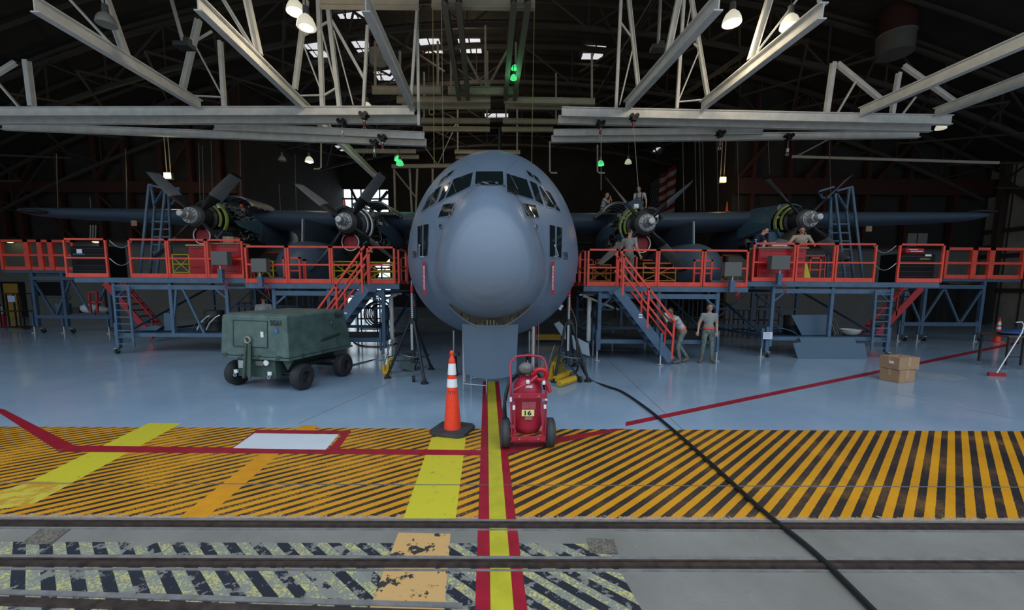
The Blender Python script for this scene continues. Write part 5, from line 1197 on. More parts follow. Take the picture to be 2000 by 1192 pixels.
# left shelf
q = at(328, 13.2, .69); sheet(0, 13.2, 0, [(318, 612), (337, 613), (340, 646), (320, 646)], .03, 'upright blue panel on the left outer dock shelf', lean=.05)
sheet(0, 13.1, 0, [(268, 646), (268, 642), (300, 636), (316, 638), (305, 646)], .3, 'flat blue panel lying beside the left ladder')
for k in range(4):
    x = 380+k*9; single('hose_bundle', MB().tube([P(x-4, 645, 13.1), P(x+2, 632, 13.15), P(x+14, 620, 13.2), P(x+22, 616, 13.25)], .025, 8), M_ALU if k % 2 else M_DARK, 'curved pipe leaning on the left outer dock shelf', 'pipe', 'curved pipes leaning on the left outer dock shelf', smooth=True)
q = at(421, 13.5, .69); single('steel_drum', MB().lathe([(0, .27), (.02, .29), (.3, .28), (.32, .295), (.34, .28), (.68, .29), (.7, .27)], q, (0, 0, 1), 24), M_DARK, 'dark drum on the left outer dock shelf beside the green cart', 'drum', smooth=True)
# far left dock shelf stuff
for (pa, pb, ya, yb, m, lab) in ((108, 126, 593, 614, M_PANELBLUE, 'blue panel standing on the far left dock shelf'), (140, 153, 601, 612, M_BLACK, 'black box on the far left dock shelf')):
    a = P(pa, yb, 18.35); b = P(pb, ya, 18.35); b.y += .3; single('stored_part', MB().b2(a, b), m, lab, 'part', bevel=.02)
a = P(167, 612, 18.35); single('plastic_sheet', MB().ell(a+V((0, .2, .2)), (.45, .2, .22)).ell(a+V((.45, .25, .15)), (.35, .2, .16)), mat('plastic_film', (.45, .5, .55), .3), 'crumpled clear plastic on the far left dock shelf', 'plastic sheet', smooth=True)
a = P(178, 612, 18.1); t = thing('pipe_stand', 'red pipe stand standing on the far left dock shelf', 'frame', a)
for i, (p0, p1) in enumerate((((0, 0, 0), (0, 0, .95)), ((.0, 0, .95), (.35, 0, .95)), ((.35, 0, .95), (.3, 0, .0)), ((0, 0, .5), (.6, 0, .5)))): MB().bar(a+V(p0), a+V(p1), .06).build('bar', M_RED, t)
# hydraulic unit with hose coils beneath the right inner dock, and its left twin
for base, s, lab1, lab2 in ((1180, 1, 'coil of black hose hanging under the right inner dock', 'grey-blue hydraulic cylinders under the right inner dock by the fuselage'), (735, -1, 'coil of black hose hanging under the left inner dock', 'grey-blue hydraulic cylinders under the left inner dock by the fuselage')):
    c = P(base, 615, 12.5); mb = MB()
    for k in range(5): mb.torus(c+V((.02*k, .05*k, .02*((k*7) % 3))), (0.1, 1, 0), .40-.025*k, .022, 30, 8)
    single('hose_coil', mb, M_HOSE, lab1, 'hose', smooth=True)
    x0 = at(base-s*30, 12.6, 1).x; t = thing('hydraulic_unit', lab2, 'machine', (x0, 12.6, .03))
    for k in range(3): MB().cyl((x0-s*.0+s*.17*k, 12.6+.1*k, .55), (x0+s*.17*k, 12.6+.1*k, 1.9-.25*k), .07-.01*k).build('cylinder', M_TRUSS if k == 0 else M_BLUE, t, True); MB().cyl((x0+s*.17*k, 12.6+.1*k, .03), (x0+s*.17*k, 12.6+.1*k, .55), .025).build('rod', M_STEEL, t, True)
    MB().bar((x0-.2*s, 12.6, 1.98), (x0+.9*s, 12.6, 1.55), .07).bar((x0-.3, 12.75, 2.0), (x0+.3, 12.75, 2.0), .06).build('arm', M_TRUSS, t)
# pipes and racks further back, making the dark clutter
rnd = random.Random(3)
for k in range(16):
    px = [500, 545, 590, 610, 640, 700, 1225, 1255, 1280, 1330, 1350, 1385, 1440, 1475, 1490, 470][k]; Y = 17.0+rnd.random(); a = at(px, Y, .0); h_ = rnd.uniform(1.2, 2.0); w_ = rnd.uniform(.4, .9)
    t = thing('storage_rack', 'dark storage rack standing in the shade behind the docks', 'rack', a, group='dark racks in the shade behind the docks')
    for dx in (0, w_):
        MB().bar(a+V((dx, 0, .004)), a+V((dx, 0, h_)), .05).build('upright', M_BLUE_D, t); MB().bar(a+V((dx, .4, .004)), a+V((dx, .4, h_)), .05).build('upright', M_BLUE_D, t)
    for zz in (.35, .8, h_-.05): MB().b2(a+V((0, 0, zz)), a+V((w_, .4, zz+.04))).build('rack_shelf', M_DARK, t)
# ------------------------------------------------------------------ people
from mathutils.kdtree import KDTree
SKIN, SHIRT, PANTS, BOOT, BELT, DARKM = 0, 1, 2, 3, 4, 5
BASEJ = dict(pel=(0, 0, .97), wai=(0, .0, 1.10), che=(0, 0, 1.33), nek=(0, 0, 1.49), hea=(0, .02, 1.655),
    shL=(.185, 0, 1.43), shR=(-.185, 0, 1.43), elL=(.24, -.02, 1.15), elR=(-.24, -.02, 1.15), wrL=(.26, .06, .90), wrR=(-.26, .06, .90),
    hiL=(.09, 0, .93), hiR=(-.09, 0, .93), knL=(.11, .02, .50), knR=(-.11, .02, .50), anL=(.12, -.01, .09), anR=(-.12, -.01, .09), toL=(.14, .17, .045), toR=(-.14, .17, .045), haL=None, haR=None, look=None)
def person(lab, base, face, pose, shirt, skin=M_SKIN, hair=M_HAIR, belt=False, sc=1.0, harness=False, cap_hair=True, paper=None, gloves=False):
    F = V((face[0], face[1], 0)).normalized(); S = V((0, 0, 1)).cross(F); Z = V((0, 0, 1)); base = V(base)
    J = dict(BASEJ); J.update(pose)
    def W(p): p = V(p)*sc; return S*p.x+F*p.y+Z*p.z
    j = {k: (W(v) if v is not None else None) for k, v in J.items()}
    pcs = MB(); tags = []
    def limb(a, b, ra, rb, ta, tb=None, cut=.5, n=10, flat=None):
        st = 8; P0 = []; R = []
        for i in range(st+1):
            t = i/st; P0.append(a.lerp(b, t)); R.append((ra+(rb-ra)*t)*sc)
        nv = len(pcs.v); pcs.tube(P0, R, n)
        for i in range(st+1):
            for _ in range(n): tags.append(ta if (tb is None or i/st <= cut) else tb)
        for (p, r, tg) in ((a, ra, ta), (b, rb, tb if tb is not None else ta)):
            k = len(pcs.v); pcs.ell(p, (r*sc, r*sc, r*sc), 10, 7); tags.extend([tg]*(len(pcs.v)-k))
    def ell(p, r, tg, ax=None):
        k = len(pcs.v); e = MB().ell((0, 0, 0), [q*sc for q in r], 14, 10)
        a, b_, c_ = ax or (S, F, Z); pcs.add([p+a*q.x+b_*q.y+c_*q.z for q in e.v], e.f); tags.extend([tg]*(len(pcs.v)-k))
    up = (j['nek']-j['pel']).normalized(); fr = (F-up*F.dot(up)).normalized() if abs(F.dot(up)) < .95 else -Z; sd = fr.cross(up)*-1
    sd = up.cross(fr)*-1; ax = (sd, fr, up)
    ell(j['pel'], (.165, .125, .13), PANTS, ax); ell(j['wai'], (.150, .115, .13), SHIRT, ax); ell(j['che'], (.178, .125, .19), SHIRT, ax)
    limb(j['wai'], j['che'], .12, .13, SHIRT)
    for s in 'LR':
        limb(j['che'].lerp(j['nek'], .55), j['sh'+s], .085, .07, SHIRT); limb(j['sh'+s], j['el'+s], .062, .044, SHIRT, SKIN, .62); limb(j['el'+s], j['wr'+s], .042, .028, SKIN)
        limb(j['hi'+s], j['kn'+s], .092, .064, PANTS); limb(j['kn'+s], j['an'+s], .064, .05, PANTS, BOOT, .72); limb(j['an'+s], j['to'+s], .048, .042, BOOT)
        hd = j['ha'+s] if j['ha'+s] is not None else j['wr'+s]+(j['wr'+s]-j['el'+s]).normalized()*.09*sc
        limb(j['wr'+s], j['wr'+s].lerp(hd, .85), .028, .034, SKIN)
    limb(j['che'].lerp(j['nek'], .8), j['hea']-(j['hea']-j['nek'])*.2, .055, .052, SKIN)
    lk = V((0, 0, 0)); lk = W(J['look']).normalized() if J['look'] is not None else F
    hu = (j['hea']-j['nek']).normalized(); hf = (lk-hu*lk.dot(hu)*.6).normalized(); hu = (hu-hf*hu.dot(hf)).normalized(); hs = hf.cross(hu)*-1; hx = (hs, hf, hu)
    H = j['hea']
    ell(H+hu*.02*sc, (.074, .092, .098), SKIN, hx); ell(H-hu*.045*sc+hf*.025*sc, (.058, .065, .065), SKIN, hx)
    me = bpy.data.meshes.new('b'); me.from_pydata([tuple(q) for q in pcs.v], [], pcs.f); ob = bpy.data.objects.new('b', me); COL.objects.link(ob)
    rm = ob.modifiers.new('r', 'REMESH'); rm.mode = 'VOXEL'; rm.voxel_size = .016*sc; sm = ob.modifiers.new('s', 'SMOOTH'); sm.iterations = 3; sm.factor = .5
    dg = bpy.context.evaluated_depsgraph_get(); ev = bpy.data.meshes.new_from_object(ob.evaluated_get(dg)); bpy.data.objects.remove(ob)
    kd = KDTree(len(pcs.v))
    for i, q in enumerate(pcs.v): kd.insert(q, i)
    kd.balance()
    mb = MB(); mb.v = [v.co.copy() for v in ev.vertices]
    for p in ev.polygons:
        mb.f.append(list(p.vertices)); mb.m.append(tags[kd.find(p.center)[1]])
    def extra(fn, tg): mb.mi = tg; fn(); mb.mi = 0
    # fingers: four unequal, bent, and a thumb from the side of the palm
    for s, sg in (('L', 1), ('R', -1)):
        w_ = j['wr'+s]; hd = j['ha'+s] if j['ha'+s] is not None else w_+(w_-j['el'+s]).normalized()*.09*sc
        d = (hd-w_).normalized(); a = d.cross(F); a = a.normalized() if a.length > .2 else d.cross(Z).normalized(); b_ = d.cross(a).normalized()
        if b_.dot(F) < 0 and s == 'L': pass
        e0 = w_+(hd-w_)*.8
        for k, L in enumerate((.070, .078, .072, .056)):
            o = a*((k-1.5)*.019*sc); p0 = e0+o; p1 = p0+d*L*.5*sc+b_*.006*sc; p2 = p1+(d*.75+b_*.5).normalized()*L*.3*sc; p3 = p2+(d*.4+b_*.8).normalized()*L*.25*sc
            mb.tube([p0, p1, p2, p3], [.0095*sc, .009*sc, .008*sc, .006*sc], 7)
        p0 = w_+(hd-w_)*.35+a*.022*sc; mb.tube([p0, p0+(d*.6+a*.7).normalized()*.035*sc, p0+(d*.85+a*.45).normalized()*.068*sc], [.012*sc, .0105*sc, .007*sc], 7)
    # face
    def e2(p, r, tg): 
        e = MB().ell((0, 0, 0), [q*sc for q in r], 10, 7); mb.mi = tg; mb.add([p+hs*q.x+hf*q.y+hu*q.z for q in e.v], e.f); mb.mi = 0
    e2(H+hf*.098*sc-hu*.012*sc, (.012, .018, .022), SKIN); e2(H+hf*.086*sc-hu*.052*sc, (.024, .006, .006), DARKM)
    for q in (-1, 1):
        e2(H+hf*.086*sc+hs*q*.03*sc+hu*.018*sc, (.012, .006, .006), DARKM); e2(H+hf*.088*sc+hs*q*.03*sc+hu*.036*sc, (.017, .005, .004), DARKM); e2(H+hs*q*.078*sc-hu*.004*sc, (.010, .018, .028), SKIN)
    zmin = 0
    t = thing('person', lab, 'person', base)
    mb.v = [q+base for q in mb.v]
    mb.build('body', [skin, shirt, M_CAMO, M_BOOT, M_BELT, M_HAIRK], t, True)
    # hair cap
    hb = MB(); e = MB().ell((0, 0, 0), (.080*sc, .098*sc, .104*sc), 20, 14); ok = [(q.z/sc > .035+.45*max(0, q.y/sc)) or (q.y/sc < -.02 and q.z/sc > -.045) for q in e.v]
    vs = [base+H+hu*.022*sc+hs*q.x+hf*(q.y-.004)+hu*q.z for q in e.v]; hb.add(vs, [f for f in e.f if all(ok[i] for i in f)])
    hb.build('hair', hair, t, True)
    if belt:
        bm_ = MB(); c_ = j['pel'].lerp(j['wai'], .62); n = 28; vs = []
        for i in range(n):
            t_ = 2*pi*i/n
            for (r_, h_) in ((1.0, -.026), (1.06, -.02), (1.06, .02), (1.0, .026)): vs.append(base+c_+sd*cos(t_)*.158*r_*sc+fr*sin(t_)*.128*r_*sc+up*h_*sc)
        bm_.add(vs, [(i*4+k, i*4+k+1, ((i+1) % n)*4+k+1, ((i+1) % n)*4+k) for i in range(n) for k in range(3)]); bm_.build('belt', M_BELT, t, True)
    if harness:
        sb = MB()
        for q in (-1, 1):
            c_ = base+j['che']; sb.tube([base+j['wai']+sd*q*.10*sc+fr*.115*sc, c_+sd*q*.09*sc+fr*.135*sc, c_+up*.14*sc+sd*q*.10*sc+fr*.10*sc, c_+up*.19*sc+sd*q*.09*sc, c_+up*.12*sc+sd*q*.06*sc-fr*.12*sc, base+j['wai']+sd*q*.06*sc-fr*.12*sc], .016*sc, 6)
        sb.torus(base+j['wai'], tuple(up), .15*sc, .018*sc, 24, 6); sb.tube([base+j['che']+sd*-.1*sc+fr*.135*sc, base+j['che']+sd*.1*sc+fr*.135*sc], .014*sc, 6)
        hobj = sb.build('safety_harness', M_BLACK, t, True)
    return t, j, base
# standing airman in front of the right inner dock
b = G(1380, 708)
person('smiling airman in sand tee and orange-red belt standing by the dock leg', (b.x, b.y, 0), (-.12, -1), dict(
    elR=(-.27, -.02, 1.17), wrR=(-.33, .10, .95), elL=(.25, -.05, 1.15), wrL=(.20, .12, .93), anR=(-.17, 0, .09), toR=(-.25, .15, .045), anL=(.12, .03, .09), toL=(.15, .21, .045), knR=(-.14, .05, .5), look=(-.15, 1, .03)), M_TEE, belt=True, sc=1.0)
# man leaning on the stair rail
b = at(1327, 11.72, 0)
t, j, bb = person('airman in pale tee and orange-red belt leaning forward on the stair handrail', (b.x, b.y, 0), (-1, -.12), dict(
    pel=(0, -.04, .96), wai=(0, .02, 1.08), che=(0, .17, 1.27), nek=(0, .30, 1.40), hea=(0, .36, 1.55), shL=(.17, .24, 1.36), shR=(-.17, .24, 1.36), elL=(.20, .45, 1.28), elR=(-.20, .42, 1.27), wrL=(.12, .60, 1.45), wrR=(-.10, .60, 1.42),
    knL=(.1, .14, .52), knR=(-.1, -.03, .5), anL=(.1, .05, .09), anR=(-.1, -.32, .12), toL=(.1, .24, .045), toR=(-.1, -.16, .045), look=(0, 1, -.25)), M_TEE_W, skin=M_SKIN_D, hair=M_HAIRK, belt=True, sc=1.0)
q = P(1302, 620, 11.62); single('paper_sheet', MB().prism([q+V((-.13, 0, .10)), q+V((.03, -.02, .17)), q+V((.15, 0, -.02)), q+V((.02, .02, -.16))], (0, .004, 0)), M_PAPER, 'white paper sheets held at the stair rail by the leaning airman', 'paper')
# man on the right inner dock seen from behind
b = at(1226, YI+.62, ZI)
person('airman in sand tee standing on the right inner dock, seen from behind', (b.x, b.y, ZI), (.62, .78), dict(
    elR=(-.27, -.06, 1.18), wrR=(-.36, -.02, .95), elL=(.27, .02, 1.18), wrL=(.30, .12, .97), look=(-.3, 1, .1), knL=(.1, .05, .5), anL=(.12, .06, .09), toL=(.14, .24, .045)), M_TEE, sc=1.0)
# two men at the red cabinet on the right outer dock
b = at(1467, YO+.85, ZO)
person('man in navy tee bending over the red cabinet on the right outer dock', (b.x, b.y, ZO), (1, -.25), dict(
    che=(0, .10, 1.33), nek=(0, .22, 1.47), hea=(0, .30, 1.60), shL=(.17, .17, 1.40), shR=(-.17, .17, 1.40), elL=(.2, .28, 1.17), elR=(-.22, .28, 1.17), wrL=(.12, .46, 1.20), wrR=(-.14, .48, 1.20), look=(0, 1, -.45)), M_NAVY, hair=M_HAIRK, sc=1.06)
b = at(1556, YO+.92, ZO)
person('man in tan tee leaning over the red cabinet on the right outer dock', (b.x, b.y, ZO), (-.25, -1), dict(
    pel=(0, -.12, 1.0), wai=(0, -.06, 1.12), che=(0, .04, 1.35), nek=(0, .10, 1.50), hea=(-.02, .15, 1.64), shL=(.20, .07, 1.44), shR=(-.2, .07, 1.44), elL=(.34, .10, 1.22), elR=(-.36, .14, 1.24), wrL=(.30, .26, 1.18), wrR=(-.50, .24, 1.18), look=(-.3, 1, -.55)), M_TEE_T, sc=1.05)
# two men on the wing
b = P(1178, 414, 17.1); zw = 5.34
person('airman with harness sitting cross-legged on the right wing, hand at his mouth', (b.x, b.y, zw-.86), (.95, -.5), dict(
    pel=(0, 0, .97), che=(0, .06, 1.30), nek=(0, .10, 1.46), hea=(0, .14, 1.60), shL=(.17, .08, 1.40), shR=(-.17, .08, 1.40), hiL=(.1, .04, .93), hiR=(-.1, .04, .93), knL=(.22, .40, 1.12), knR=(-.2, .42, 1.14), anL=(.08, .52, .93), anR=(-.04, .62, .93), toL=(.06, .70, .90), toR=(0, .80, .90),
    elR=(-.24, .28, 1.24), wrR=(-.06, .30, 1.46), elL=(.22, .26, 1.20), wrL=(.06, .32, 1.34), look=(0, 1, -.2)), M_TEE_W, sc=.98, harness=True)
b = P(1248, 414, 16.9)
person('airman with harness kneeling on the wing, one arm reaching down to the engine', (b.x, b.y, zw-.62), (-.35, -1), dict(
    pel=(0, -.05, .95), wai=(0, 0, 1.06), che=(0, .12, 1.25), nek=(0, .22, 1.38), hea=(-.03, .28, 1.52), shL=(.19, .17, 1.33), shR=(-.18, .18, 1.33), elL=(.28, .20, 1.06), wrL=(.28, .22, .82), elR=(-.2, .3, 1.1), wrR=(-.08, .42, .98),
    hiL=(.09, -.03, .90), hiR=(-.09, -.03, .9), knL=(.13, .22, .70), knR=(-.13, .22, .70), anL=(.13, -.2, .69), anR=(-.13, -.2, .69), toL=(.13, -.36, .67), toR=(-.13, -.36, .67), look=(-.3, 1, -.5)), M_TEE_W, sc=.98, harness=True)
# man behind the cart
b = at(520, 14.0, 0)
person('man in pale tee seen from behind above the green cart', (b.x, b.y, 0), (-.5, .9), dict(look=(-.2, 1, 0)), M_TEE_W, sc=1.06)
# ------------------------------------------------------------------ green ground cart
def cart():
    g0 = G(592, 761); g1 = G(466, 751)          # front wheels' contact points
    ax_ = (V((g0.x, g0.y, 0))-V((g1.x, g1.y, 0))).normalized(); ang = atan2(ax_.y, ax_.x)
    c = (V((g0.x, g0.y, 0))+V((g1.x, g1.y, 0)))/2
    t = thing('generator_cart', 'green wheeled ground power cart with black serial letters, left of the nose', 'cart', c, ang, local=True)
    # local: x to the right along the front, y back, origin between the front wheels
    W2 = .86; L = 2.02; zb = .72; zt_ = 1.65; yf = -.34
    b = MB(); bot = [(-W2, yf, zb), (W2, yf, zb), (W2, yf+L, zb), (-W2, yf+L, zb)]; mid = [(-W2-.02, yf-.02, zb+.02), (W2+.02, yf-.02, zb+.02), (W2+.02, yf+L+.02, zb+.02), (-W2-.02, yf+L+.02, zb+.02)]
    top = [(-W2+.03, yf+.02, zt_-.05), (W2-.03, yf+.02, zt_-.05), (W2-.05, yf+L-.14, zt_-.03), (-W2+.05, yf+L-.14, zt_-.03)]; cap = [(-W2+.10, yf+.10, zt_), (W2-.10, yf+.10, zt_), (W2-.1, yf+L-.22, zt_+.02), (-W2+.1, yf+L-.22, zt_+.02)]
    b.add(mid+top+cap, [(0, 1, 5, 4), (1, 2, 6, 5), (2, 3, 7, 6), (3, 0, 4, 7), (4, 5, 9, 8), (5, 6, 10, 9), (6, 7, 11, 10), (7, 4, 8, 11), (8, 9, 10, 11), (0, 3, 2, 1)])
    body = b.build('housing', M_CART, t, bevel=.02)
    MB().box((0, yf+L/2, zb-.01), (2*W2+.08, L+.08, .05)).build('base_rim', M_CART, t, bevel=.01)
    # front door with outline
    dx0, dx1, dz0, dz1 = -.52, .36, .95, 1.50; yy = yf-.012
    d = MB().add([(dx0, yf-.022+.0, dz0), (dx1, yf-.022, dz0), (dx1, yf+.012, dz1), (dx0, yf+.012, dz1), (dx0, yf+.02, dz0), (dx1, yf+.02, dz0), (dx1, yf+.05, dz1), (dx0, yf+.05, dz1)], [(0, 1, 2, 3), (4, 7, 6, 5), (0, 4, 5, 1), (3, 2, 6, 7), (0, 3, 7, 4), (1, 5, 6, 2)]).build('door', M_CART, t)
    fr = MB()
    for a, c_ in (((dx0, dz0), (dx1, dz0)), ((dx1, dz0), (dx1, dz1)), ((dx1, dz1), (dx0, dz1)), ((dx0, dz1), (dx0, dz0))):
        fr.bar((a[0], yf-.024+.034*(a[1]-dz0)/(dz1-dz0), a[1]), (c_[0], yf-.024+.034*(c_[1]-dz0)/(dz1-dz0), c_[1]), .014, .012)
    fr.build('door_edge', mat('edge_dark_green', (.02, .04, .035), .6), d); MB().box((.24, yf-.02, 1.22), (.07, .01, .12)).build('latch', M_WHITE, d)
    M_LET = mat('stencil_black', (.012, .014, .014), .7)
    lettering('SG61', (.57, yf-.004, 1.47), (1, 0, 0), (0, .055, 1), .27, .115, M_LET, body, bold=.02)
    MB().add([(.55, yf-.012, 1.33), (.63, yf-.012, 1.33), (.59, yf-.006, 1.38)], [(0, 1, 2)]).build('red_triangle', mat('mark_red', (.5, .02, .04), .6), body)
    MB().cyl((.59, yf-.015, 1.30), (.59, yf-.008, 1.30), .045, n=16).build('blue_dot', mat('mark_blue', (.02, .16, .5), .6), body)
    lettering('SG61', (W2-.03+.03, yf+L-.42, 1.52), (0, 1, 0), (-.05, 0, 1), .26, .10, M_LET, body, bold=.02)
    MB().tube([(W2+.012, yf+.95, .99), (W2+.012, yf+1.1, 1.02), (W2+.008, yf+1.6, 1.08)], .028, 6).build('dark_smear', mat('smear_dark_green', (.02, .035, .03), .8), body)
    MB().box((W2-.0, yf+1.35, 1.38), (.02, .05, .09)).box((W2+.01, yf+1.35, 1.38), (.02, .03, .05)).build('side_latch', M_STEEL, body)
    for x in (-.75, -.35, .10, .62): MB().box((x, yf-.03, zb+.02), (.10, .03, .08)).build('tie_down', M_CART_D, t)
    for y in (.35, .95): MB().box((W2+.03, yf+y, zb+.02), (.03, .08, .08)).build('tie_down', M_CART_D, t)
    MB().box((0, yf+.10, .50), (.98, .16, .42)).box((.1, yf+L/2, .52), (.7, L*.9, .3)).build('chassis', M_CART_D, t)
    MB().box((-.30, yf+.0, .56), (.26, .03, .16)).build('name_plate', M_ALU, t); MB().box((.12, yf+.0, .60), (.2, .03, .10)).build('data_plate', M_GREYBOX, t); MB().cyl((.30, yf-.0, .62), (.30, yf-.03, .62), .06, n=16).build('round_cover', M_TRUSS, t)
    MB().prism([(.62, yf+.06, .70), (.90, yf+.06, .70), (.76, yf+.06, .48)], (0, .04, 0)).build('side_gusset', M_CART_D, t)
    # tow bar folded upright with ring
    tb = MB(); tb.bar((-.14, yf-.16, .30), (-.14, yf-.05, 1.02), .055, .05).bar((.0, yf-.16, .30), (-.06, yf-.05, 1.02), .055, .05).bar((-.1, yf-.13, .36), (-.1, yf-.05, 1.0), .09, .02)
    tow = tb.build('tow_bar', M_CART_D, t); MB().torus((-.10, yf-.06, 1.10), (0, 1, 0), .066, .022, 24).build('tow_ring', mat('worn_steel', (.30, .28, .25), .5, .5), tow, True)
    for x in (-.50, .38):
        h_ = MB().box((x, yf-.02, .40), (.09, .03, .07)).build('hook_bracket', M_WHITE, t); MB().torus((x, yf-.05, .33), (0, 1, 0), .035, .012, 16).build('tie_ring', M_STEEL, h_, True)
    for x, y, r, w_ in ((-.86, 0, .285, .22), (.86, 0, .285, .22), (.86, 1.36, .285, .22), (-.86, 1.36, .285, .22)):
        wh = MB().lathe([(-w_/2, .13), (-w_/2, r-.05), (-w_/2+.04, r-.005), (0, r), (w_/2-.04, r-.005), (w_/2, r-.05), (w_/2, .13), (w_/2-.02, .12), (-w_/2+.02, .12), (-w_/2, .13)], (x, y, r), (1, 0, 0), 32, close=False).build('wheel', M_TYRE, t, True)
        MB().lathe([(-.05, .01), (-.05, .06), (-.03, .13), (.03, .13), (.05, .06), (.05, .01)], (x, y, r), (1, 0, 0), 20).build('rim', M_DARK, wh, True)
    for y in (0, 1.36): MB().cyl((-.8, y, .285), (.8, y, .285), .04).build('axle', M_DARK, t, True)
    MB().bar((-.8, 1.0, .45), (.8, 1.0, .45), .08).bar((.55, .1, .45), (.55, 1.5, .45), .08).bar((-.55, .1, .45), (-.55, 1.5, .45), .08).build('frame_rail', M_DARK, t)
cart()
# ------------------------------------------------------------------ wheeled extinguisher
def extinguisher():
    b = G(1030, 872); t = thing('wheeled_fire_extinguisher', 'large red wheeled fire extinguisher number 16 right of the centre line', 'fire extinguisher', (b.x, b.y, 0), radians(2), local=True)
    tl = lambda z: -.02+.10*z     # frame leans back a little
    MB().lathe([(0, .02), (.0, .10), (.04, .17), (.12, .205), (.62, .205), (.70, .19), (.78, .13), (.82, .06)], (0, .05, .19), (0, .03, 1), 32).build('cylinder', M_EXT, t, True)
    fr = MB()
    for s in (-1, 1): fr.tube([(s*.225, -.17, .13), (s*.235, -.14, .62), (s*.245, -.08, 1.02), (s*.255, -.03, 1.12), (s*.235, .0, 1.22), (s*.17, .02, 1.285), (0, .03, 1.30)], .017, 10)
    fr.build('handle_frame', M_EXT, t, True)
    fr = MB()
    for s in (-1, 1): fr.tube([(s*.19, -.20, .15), (s*.195, -.185, .70)], .014, 8)
    fr.build('front_rail', M_EXT, t, True)
    MB().box((0, -.205, .79), (.44, .02, .07)).build('cross_strap', M_EXT, t, bevel=.004); MB().box((0, -.19, .19), (.46, .03, .055)).build('cross_strap', M_EXT, t, bevel=.004)
    mb = MB()
    for x in (-.13, .13): mb.cyl((x, -.218, .785), (x, -.206, .785), .014, n=10); mb.cyl((x, -.208, .19), (x, -.22, .19), .013, n=10)
    mb.build('bolts', M_STEEL, t, True)
    MB().cyl((-.3, .0, .205), (.3, .0, .205), .018).box((.0, -.05, .10), (.46, .04, .03)).build('axle', M_EXT, t, True)
    for s in (-1, 1):
        w_ = MB().lathe([(-.06, .11), (-.066, .17), (-.05, .2), (0, .205), (.05, .2), (.066, .17), (.06, .11)], (s*.315, .0, .205), (1, 0, 0), 36, close=False).build('wheel', mat('grey_rubber', (.05, .055, .06), .7, var=.3, scale=30), t, True)
        g = MB()
        for k in (-.04, -.024, -.008, .008, .024, .04): g.torus((s*.315+k, 0, .205), (1, 0, 0), .2005, .004, 40, 6)
        g.build('tread', mat('tread_groove', (.015, .016, .018), .8), w_, True)
        MB().lathe([(-.04, .02), (-.035, .11), (.035, .11), (.04, .02)], (s*.315, 0, .205), (1, 0, 0), 24).build('rim', M_EXT, w_, True)
    # bag over the valve, gauge, nozzle horn ring, hose
    MB().ell((-.03, -.03, 1.13), (.105, .08, .085), 16, 10).build('valve_bag', mat('grey_plastic_bag', (.16, .16, .16), .45, var=.3, scale=20, bump=.6), t, True)
    MB().cyl((0, .06, .98), (0, .06, 1.1), .035).build('valve', M_STEEL, t, True)
    MB().torus((.16, -.12, 1.06), (.1, 1, .35), .085, .034, 28, 10).build('hose_reel_ring', mat('bright_red_ring', (.50, .01, .02), .3), t, True, label='round red ring handle')
    MB().tube([(-.20, -.18, .86), (-.08, -.20, .93), (.03, -.19, .99), (.11, -.16, 1.05)], .022, 8).tube([(.2, -.12, 1.0), (.27, -.14, .90), (.29, -.15, .82)], .028, 8).build('discharge_lance', M_EXT, t, True)
    MB().tube([(.02, .08, 1.05), (-.12, .1, 1.05), (-.25, .08, .95), (-.31, .02, .75), (-.335, -.02, .55), (-.33, -.02, .40), (-.28, .0, .26), (-.2, .05, .22)], .022, 10).tube([(-.02, .1, 1.0), (-.16, .12, .98), (-.27, .1, .86), (-.32, .06, .62), (-.31, .04, .42), (-.25, .06, .3)], .02, 10).tube([(.05, .02, 1.08), (.15, .04, 1.02), (.22, .06, .92), (.25, .08, .8)], .022, 10).build('hose', M_HOSE, t, True)
    for p, s_ in (((-.245, -.165, .73), (.03, .05, .055)), ((-.205, -.215, .63), (.035, .02, .06)), ((.215, -.215, .64), (.035, .02, .055)), ((.235, -.15, .72), (.035, .05, .02)), ((-.02, -.215, .985), (.045, .03, .05)), ((.20, -.17, .96), (.04, .03, .05))): MB().box(p, s_).build('tape_mark', M_WHITE, t, bevel=.004)
    MB().box((0, -.165, .905), (.09, .01, .035)).build('small_label', M_PAPER, t)
    MB().box((.0, -.162, .645), (.19, .006, .10)).build('faded_label', mat('faded_label', (.42, .08, .12), .5, var=.4, scale=30), t)
    pl = MB().box((-.01, -.166, .54), (.17, .006, .09)).build('number_plate', mat('number_yellow', (.75, .68, .28), .6), t); lettering('16', (-.01, -.1715, .54), (1, 0, 0), (0, 0, 1), .095, .068, M_DARK, pl, 'number', bold=.035)
    MB().box((-.0, -.162, .465), (.1, .006, .05)).build('worn_patch', mat('worn_brown', (.30, .14, .10), .7), t)
extinguisher()
